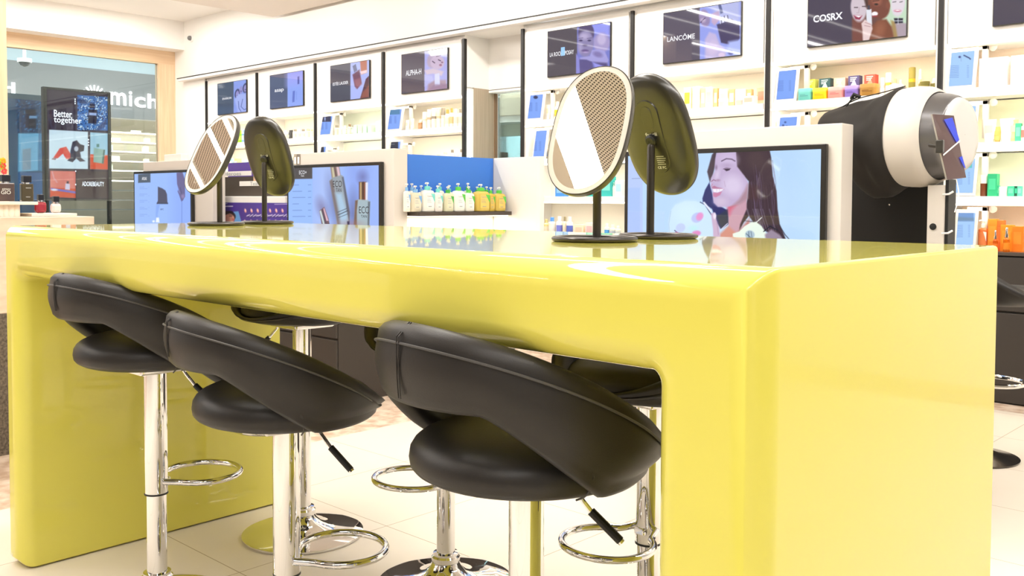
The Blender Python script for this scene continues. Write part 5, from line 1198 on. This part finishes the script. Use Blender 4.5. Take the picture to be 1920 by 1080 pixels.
row(5, 0, [('jar', 'pink-tinted', 1355, 17, 15, [(250, 220, 205), (255, 240, 232)]), ('jar', 'peach-tinted', 1387, 17, 15, [(250, 205, 190), (255, 240, 232)]), ('box', 'low pale pink', 1405, 22, 16, [(252, 232, 220), (240, 190, 170)])], 4.64, 'front row, ')
row(5, 0, [('bottle', 'pale cream', 1276, 10, 32, [WHT, CRM, CRM])], 4.68, 'beside mirror, ')
# rightmost bay
row(7, 0, [('box', 'large white', 1861, 56, 54, [(252, 244, 236), (250, 240, 230)]), ('box', 'large off-white', 1921, 58, 55, [(252, 244, 236), (250, 240, 230)])], 4.66)
row(7, 1, [('tube', 'white wide', 1854, 28, 44, [(250, 246, 234), (250, 246, 234), (226, 222, 190)]), ('tube', 'cream', 1887, 30, 45, [(252, 248, 238), (250, 246, 234), (236, 230, 205)]),
           ('tube', 'gold-green', 1869, 16, 30, [(206, 180, 96), (180, 150, 80), (206, 180, 96)]), ('tube', 'pale green', 1899, 20, 42, [(196, 206, 140), (190, 196, 130), (220, 226, 180)]),
           ('box', 'mint green', 1909, 12, 35, [(70, 190, 140), (120, 215, 175)]), ('bottle', 'pale pink', 1919, 14, 40, [(245, 220, 205), (200, 210, 180), (225, 120, 110)])], 4.70)
row(7, 2, [('jar', 'brown white-lidded', 1846, 14, 40, [(120, 62, 34), (246, 240, 230)]), ('box', 'tall emerald green', 1864, 19, 42, [(40, 172, 118), (70, 195, 145)]), ('box', 'small jade', 1872, 9, 20, [(70, 190, 150), (120, 215, 175)]), ('jar', 'white wide', 1883, 18, 18, [(250, 240, 232), (252, 246, 240)]),
           ('box', 'jade green', 1898, 13, 19, [(66, 190, 148), (110, 210, 170)]), ('box', 'dark green', 1907, 6, 19, [(20, 84, 66), (60, 190, 150)]), ('box', 'mint', 1914, 9, 19, [(90, 205, 165), (130, 220, 185)])], 4.68)
row(7, 3, [('pump', 'orange', 1847, 20, 58, [(232, 120, 60), (250, 245, 235), (236, 140, 80)]), ('box', 'tall orange', 1866, 18, 60, [(240, 132, 30), (245, 150, 50)]), ('box', 'red-orange', 1880, 15, 58, [(232, 104, 34), (236, 118, 46)]),
           ('box', 'broad orange', 1893, 24, 50, [(246, 140, 26), (248, 156, 48)]), 
           ('box', 'deep orange', 1914, 22, 48, [(240, 124, 22), (245, 140, 44)])], 4.70, det=True)
row(7, 3, [('dropper', 'amber silver-topped', 1870, 10, 40, [(196, 84, 20), (0, 0, 0), (214, 110, 30)]), ('dropper', 'large amber silver-topped', 1891, 13, 46, [(206, 100, 16), (0, 0, 0), (224, 130, 24)])], 4.63, 'front row, ')
# bay with the staring face screen
row(4, 0, [('tube', 'white', 1027, 8, 30, [WHT, WHT, CRM]), ('tube', 'ivory', 1035, 8, 32, [WHT, WHT, CRM]), ('bottle', 'white yellow-tagged', 1045, 9, 34, [WHT, CRM, (250, 205, 40)]), ('bottle', 'plain white', 1056, 9, 34, [WHT, WHT, CRM])], 4.70)
row(4, 1, [('bottle', 'blue-dotted white', 1022, 7, 28, [WHT, WHT, (110, 140, 220)]), ('bottle', 'plain white', 1031, 7, 28, [WHT, WHT, CRM]), ('box', 'orange-striped white', 1171, 8, 18, [WHT, (235, 110, 90)])], 4.70)
row(4, 2, [('box', 'royal blue', 1054, 18, 22, [(60, 130, 205), (130, 180, 230)]), ('box', 'teal', 1114, 22, 24, [(34, 166, 160), (110, 205, 195)]), ('box', 'tall turquoise', 1141, 22, 37, [(50, 172, 168), (120, 210, 200)]), ('pump', 'white', 1150, 10, 26, [WHT, WHT, (220, 230, 230)]), ('box', 'pale blue-dotted white', 1164, 14, 30, [WHT, (170, 215, 235)])], 4.68)
row(4, 3, [('bottle', 'yellowish', 1025, 9, 30, [(226, 214, 150), (200, 190, 130), CRM]), ('bottle', 'blue-capped clear', 1036, 11, 34, [(246, 240, 224), (90, 150, 225), WHT]), ('bottle', 'violet-labelled white', 1050, 10, 36, [WHT, (236, 236, 236), (120, 130, 220)]), ('bottle', 'dark-collared pale', 1060, 7, 36, [(226, 216, 190), (150, 140, 110), CRM]),
           ('bottle', 'navy-labelled white', 1069, 10, 36, [WHT, WHT, (90, 110, 200)]), ('box', 'peach', 1090, 18, 22, [(246, 226, 200), (244, 205, 180)]), ('box', 'pink-striped', 1110, 16, 26, [(250, 228, 220), (244, 190, 190)]), ('bottle', 'small blue-dotted', 1139, 8, 26, [WHT, WHT, (80, 160, 225)]),
           ('bottle', 'slim white', 1150, 9, 24, [WHT, WHT, (180, 190, 200)]), ('bottle', 'short white', 1160, 9, 22, [WHT, WHT, (200, 210, 210)])], 4.66)
# bay with the sleeping woman screen
row(3, 0, [('tube', 'small white', 764, 8, 20, [WHT, WHT, CRM]), ('tube', 'slim ivory', 773, 7, 22, [WHT, CRM, CRM]), ('bottle', 'brown-labelled', 789, 7, 18, [(176, 130, 90), WHT, (190, 150, 110)]), ('cyl', 'white', 797, 7, 32, [WHT, WHT, CRM]), ('cyl', 'ivory printed', 805, 6, 36, [WHT, WHT, (205, 180, 150)]),
           ('cyl', 'tall white grey-lined', 814, 7, 38, [WHT, WHT, GRY]), ('cyl', 'tall cream', 823, 7, 38, [WHT, CRM, (215, 195, 160)]), ('cyl', 'grey-capped', 831, 6, 38, [WHT, GRY, CRM]), ('bottle', 'gold-collared', 839, 7, 34, [WHT, GLD, CRM]), ('bottle', 'gold-topped', 847, 6, 36, [WHT, GLD, (215, 190, 140)]),
           ('bottle', 'plain white', 855, 7, 34, [WHT, WHT, (220, 215, 200)]), ('bottle', 'dark-topped white', 863, 6, 34, [WHT, GRY, CRM])], 4.68, det=True)
row(3, 1, [('bottle', 'low white', 770+13*k, 9, 12+(k % 3)*4, [WHT, CRM, CRM]) for k in range(6)]+[('bottle', 'dark-striped white', 848, 7, 24, [WHT, GRY, GRY]), ('bottle', 'plain white', 856, 6, 22, [WHT, WHT, CRM]), ('bottle', 'grey-striped white', 865, 6, 24, [WHT, GRY, GRY])], 4.68, det=False)
# bay with the amber bottle screen
SG = (206, 226, 206)
row(2, 0, [('bottle', 'grey-capped beige', 632, 7, 20, [(236, 226, 200), GRY, CRM]), ('bottle', 'pale green', 640, 7, 18, [SG, WHT, SG]), ('bottle', 'mint', 647, 6, 18, [SG, WHT, WHT]), ('bottle', 'brown-capped', 656, 6, 20, [(222, 216, 190), (140, 120, 96), CRM]), ('bottle', 'grey-green', 663, 6, 18, [(170, 196, 176), GRY, SG]),
           ('box', 'sage', 670, 7, 17, [SG, WHT]), ('box', 'pale sage', 679, 8, 17, [SG, (190, 215, 195)]), ('box', 'mint small', 688, 7, 16, [(200, 228, 208), WHT]), ('box', 'green-white', 697, 7, 16, [(196, 224, 204), WHT]), ('tube', 'white tilted', 709, 10, 22, [WHT, WHT, WHT])], 4.68, det=True)
# bay with the plain blue screen
row(1, 0, [('box', 'white small', 518, 8, 16, [WHT, CRM]), ('box', 'cream small', 527, 8, 18, [CRM, WHT]), ('bottle', 'pale', 536, 6, 18, [WHT, CRM, CRM]), ('tube', 'black-triangle', 546, 8, 17, [(60, 58, 56), (60, 58, 56), (80, 80, 80)]), ('bottle', 'grey-tipped', 554, 6, 18, [WHT, GRY, CRM]),
           ('bottle', 'white', 561, 6, 17, [WHT, WHT, CRM]), ('bottle', 'dark-tipped', 569, 6, 17, [WHT, GRY, CRM]), ('bottle', 'beige', 578, 7, 17, [CRM, (226, 196, 170), CRM]), ('bottle', 'tan-capped', 585, 5, 16, [CRM, (210, 180, 150), CRM])], 4.68, det=True)
row(1, 1, [('box', 'green-marked', 548, 10, 22, [(236, 240, 226), (70, 96, 80)]), ('box', 'grey slim', 557, 5, 26, [GRY, WHT]), ('box', 'taupe slim', 563, 5, 26, [(120, 112, 104), WHT])], 4.66, det=True)
row(0, 0, [('bottle', 'lime green', 449, 8, 24, [(150, 226, 40), (170, 236, 70), (190, 240, 100)]), ('bottle', 'sky blue', 459, 6, 24, [(120, 160, 220), (150, 180, 230), (180, 200, 235)]), ('bottle', 'white', 468, 6, 20, [WHT, WHT, CRM])], 4.68, det=True)
row(0, 1, [('bottle', 'white', 424, 6, 20, [WHT, WHT, CRM]), ('box', 'aqua', 436, 8, 22, [(170, 220, 220), WHT]), ('box', 'yellow-green', 446, 6, 22, [(226, 230, 150), WHT]), ('bottle', 'teal', 462, 7, 20, [(190, 226, 220), WHT, WHT])], 4.68, det=True)

# pump bottles on the blue-backed shelf (front faces +X)
GR1 = (96, 200, 80); TEAL = (120, 214, 206); SKY = (130, 180, 230); AMB = (220, 192, 96)
def gond(items, Xp, where):
    for k, (word, xl, xr, yt, cols, big) in enumerate(items):
        a = at(xl, 396, X=Xp); b = at(xr, 396, X=Xp); P = (a+b)/2; dep = (P-CAM)@_fw
        w_ = b[1]-a[1]; h = (395-yt)*dep/F_PX
        o = product('pump', 'pump_bottle', Xp, P[1], 1.0362, w_*.97, h, cols, '%s pump bottle, %s from left, %s row on the blue-backed shelf' % (word, ORD[k], where), 'bottle', where+' row of pump bottles on the blue-backed shelf', rz=PI/2, det=(where == 'front'))
        if where == 'front':
            mb = MB(); d = w_*.97*.3; put_text(mb, 'CeraVe', (-w_*.26, -d-.0016, h*.50), (1, 0, 0), (0, 0, 1), w_*.40, h*.055, .0003, .01)
            for q in range(3): mb.box(-w_*.26, w_*(.02+.04*q), -d-.0018, -d-.0012, h*(.42-.05*q), h*(.43-.05*q))
            mb.box(-w_*.16, w_*.10, -d-.0018, -d-.0012, h*.17, h*.19)
            mb.build('lettering', LETTERG, o, fix=False)
gond([('blue-labelled white', 757, 768, 342, [(238, 236, 222), SKY, (246, 246, 240)], 1), ('beige blue-labelled', 769, 788, 346, [(222, 214, 190), SKY, (230, 224, 204)], 0), ('tall white teal-capped', 790, 812, 340, [(246, 244, 234), TEAL, (250, 248, 242)], 1),
      ('small white teal-capped', 813, 828, 346, [(246, 240, 232), TEAL, (248, 244, 238)], 0), ('beige green-labelled', 831, 848, 348, [(226, 224, 190), (80, 180, 80), (234, 232, 204)], 0), ('tall white green-capped', 849, 869, 342, [(248, 248, 238), GR1, (250, 250, 244)], 1),
      ('small white green-capped', 870, 887, 348, [(246, 244, 232), GR1, (250, 248, 240)], 0), ('wide amber', 889, 914, 344, [AMB, GR1, (232, 204, 110)], 1), ('slim amber', 914, 926, 350, [(212, 180, 74), GR1, (222, 192, 96)], 0), ('rightmost amber', 926, 945, 350, [AMB, GR1, (232, 204, 110)], 0)], -3.625, 'front')
gond([('white', 765+i*17.5, 779+i*17.5, 342+(i % 3)*4, [[(240, 238, 226), SKY, WHT], [(240, 238, 226), TEAL, WHT], [(236, 236, 214), GR1, WHT]][min(2, i//3)], 0) if i < 7 else ('amber', 765+i*17.5, 779+i*17.5, 349, [AMB, GR1, AMB], 0) for i in range(9)], -3.70, 'rear')

# foundation bottle on the makeup display
P = at(477, 341, Y=2.72)
o = thing('foundation_bottle', 'pale orange glass foundation bottle with black pump on the makeup display step', 'bottle', (P[0], 2.745, at(470, 349, Y=2.70)[2]+.001))
MB().box(-.028, .028, -.018, .018, 0, .10).build('flask', mat('peach_foundation', srgb(240, 200, 160), .15, coat=.5), o, bevel=.004)
MB().box(-.018, .018, -.012, .012, .10, .118).build('collar', mat('peach_foundation', srgb(240, 200, 160), .15, coat=.5), o, bevel=.002)
MB().lathe([(.009, .118), (.009, .132), (.004, .134), (.004, .142)], 12).build('pump', RUBBER, o)

# ================================================================ tablets with brackets on the shelves
TABM = mat('white_tablet_frame', (.66, .64, .61), .4)
def tablet(i, lvl, x0, x1, y0, y1, style, Yp=4.60, lean=10):
    """pixel box of the tablet; stands on the shelf near its front edge"""
    z = SHZ[lvl]; a = at((x0+x1)/2, y1, Y=Yp); dep = (a-CAM)@_fw
    w_ = at(x1, y1, Y=Yp)[0]-at(x0, y1, Y=Yp)[0]; h = (y1-y0)*dep/F_PX*1.0
    shelf = ['top shelf', 'second shelf', 'third shelf', 'bottom counter'][lvl]
    ph = PH[i] if i != 7 else 'of the rightmost bay'
    zb = at((x0+x1)/2, y1, Y=Yp)[2]; zb = max(zb, z+.001)
    if i == 7 and lvl == 3: zb = z+.001
    o = thing('tablet', 'white-framed tablet showing a blue price list on the %s %s' % (shelf, ph), 'tablet', (a[0], Yp+.02, z+.001), 0, 'price tablets on the wall shelves')
    t = math.radians(lean); zc = zb-z-.001
    M_ = Matrix.Translation((0, 0, zc)) @ Matrix.Rotation(-t, 4, 'X')
    MB().box(-w_/2, w_/2, 0, .012, 0.002, h, M=M_).build('casing', TABM, o, bevel=.003)
    ax_ = (1, 0, 0); ay_ = M_.to_3x3() @ Vector((0, 0, 1)); nn = M_.to_3x3() @ Vector((0, -1, 0))
    mg = w_*.12; mt = h*.08
    org = Vector(o.location)+M_ @ Vector((-w_/2+mg, -.0012, mt))
    X0, X1 = x0+(x1-x0)*.15, x1-(x1-x0)*.15; Y0, Y1 = y0+(y1-y0)*.10, y1-(y1-y0)*.12
    def f(p):
        hh = Y1-Y0; ww = X1-X0
        if style == 'dark': p.poly([(X0-4, Y0-9), (X1+6, Y0-9), (X1+6, Y0+hh*.28), (X0-4, Y0+hh*.30)], (44, 48, 84)); p.ell(X0+ww*.7, Y0+hh*.12, ww*.08, hh*.12, (150, 170, 220)); p.line([(X0+2, Y0+hh*.12), (X0+ww*.4, Y0+hh*.11)], 1, (190, 196, 220), .7)
        elif style == 'teal': p.poly([(X0-4, Y0-9), (X1+6, Y0-9), (X1+6, Y0+hh*.25), (X0-4, Y0+hh*.28)], (76, 130, 176))
        elif style == 'tools': p.line([(X1-10, Y0+3), (X1, Y0+8), (X1+2, Y0+10)], 2.2, (50, 60, 110)); p.ell(X0+ww*.55, Y0+6, 2.5, 2, (70, 80, 140)); p.line([(X0+ww*.6, Y0+6), (X0+ww*.62, Y0+14)], .8, (140, 160, 210))
        elif style == 'gems': p.poly([(X0, Y0-4), (X1+3, Y0-6), (X1+3, Y0+14), (X0, Y0+14)], (96, 200, 196)); p.ell(X0+ww*.3, Y0+4, 4, 4, (140, 150, 90)); p.ell(X0+ww*.8, Y0+9, 5, 3, (40, 60, 110)); p.ell(X0+ww*.8, Y0, 4, 2.5, (60, 100, 130))
        elif style == 'sea': p.poly([(X0-4, Y0-6), (X1+6, Y0-6), (X1+6, Y0+hh*.25), (X0-4, Y0+hh*.25)], (120, 160, 216)); p.poly([(X0-4, Y0+6), (X1+6, Y0+9), (X1+6, Y0+14), (X0-4, Y0+14)], (120, 150, 180), 2)
        elif style == 'dots':
            r = random.Random(2)
            for _ in range(14): p.ell(r.uniform(X0, X1), r.uniform(Y0, Y1), 2, 1.6, (60, 84, 150))
        elif style == 'black': p.poly([(X0-4, Y0-4), (X1+4, Y0-4), (X1+4, Y0+hh*.62), (X0-4, Y0+hh*.65)], (40, 46, 66)); p.line([(X0+2, Y0+5), (X1-3, Y0+4.5)], 1, (140, 150, 160), .7)
        elif style == 'cap': p.ell(X1-4, Y0+5, 4, 3, (50, 54, 90)); p.line([(X0, Y0+1), (X1, Y0)], 1, (60, 70, 130), .8)
        if style not in ('black', 'dots') and (y1-y0) > 30:
            k = 8
            for q in range(k):
                yy = Y0+hh*(.38+.05*q); p.line([(X0+2, yy), (X0+ww*.5, yy-.4)], .7, (70, 96, 180), .6); p.line([(X1-4, yy-.5), (X1-1, yy-.6)], .7, (70, 96, 180), .5)
    base = (168, 208, 254) if i == 7 else (128, 168, 248)
    picture('display', tuple(org), ax_, tuple(ay_), w_-2*mg, h-2*mt, 40, 60, f, base, PICM, o)
    # stand bracket behind the tablet
    b = MB(); b.box(w_*.5, w_*.5+.03, .10, .125, .03, h*1.05); b.box(-.02, w_*.5+.03, .10, .12, h*.95, h*1.05)
    br = b.build('bracket', GREIGE, o, bevel=.002)
    MB().lathe([(.022, 0), (.022, .004), (.012, .008)], 20, c=(w_*.5+.05, .13, h*1.0), M=Matrix.Rotation(PI/2, 4, 'X')).build('pivot_disc', TRANSW, br)
    MB().box(-.03, .03, .01, .11, 0, .006).build('foot', GREIGE, o)
tablet(7, 0, 1769, 1826, 93, 171, 'tools'); tablet(7, 1, 1784, 1827, 193, 270, 'gems'); tablet(7, 2, 1782, 1826, 293, 371, 'gems'); tablet(7, 3, 1784, 1826, 392, 470, 'sea')
tablet(6, 0, 1447, 1490, 126, 192, 'list'); tablet(6, 1, 1449, 1491, 214, 282, 'dots')
tablet(4, 0, 982, 1013, 172, 226, 'cap'); tablet(4, 1, 993, 1019, 243, 302, 'list')
tablet(3, 0, 720, 748, 201, 246, 'teal'); tablet(3, 1, 723, 746, 262, 300, 'black')
tablet(2, 0, 594, 618, 215, 256, 'dark'); tablet(2, 1, 588, 606, 272, 306, 'black')
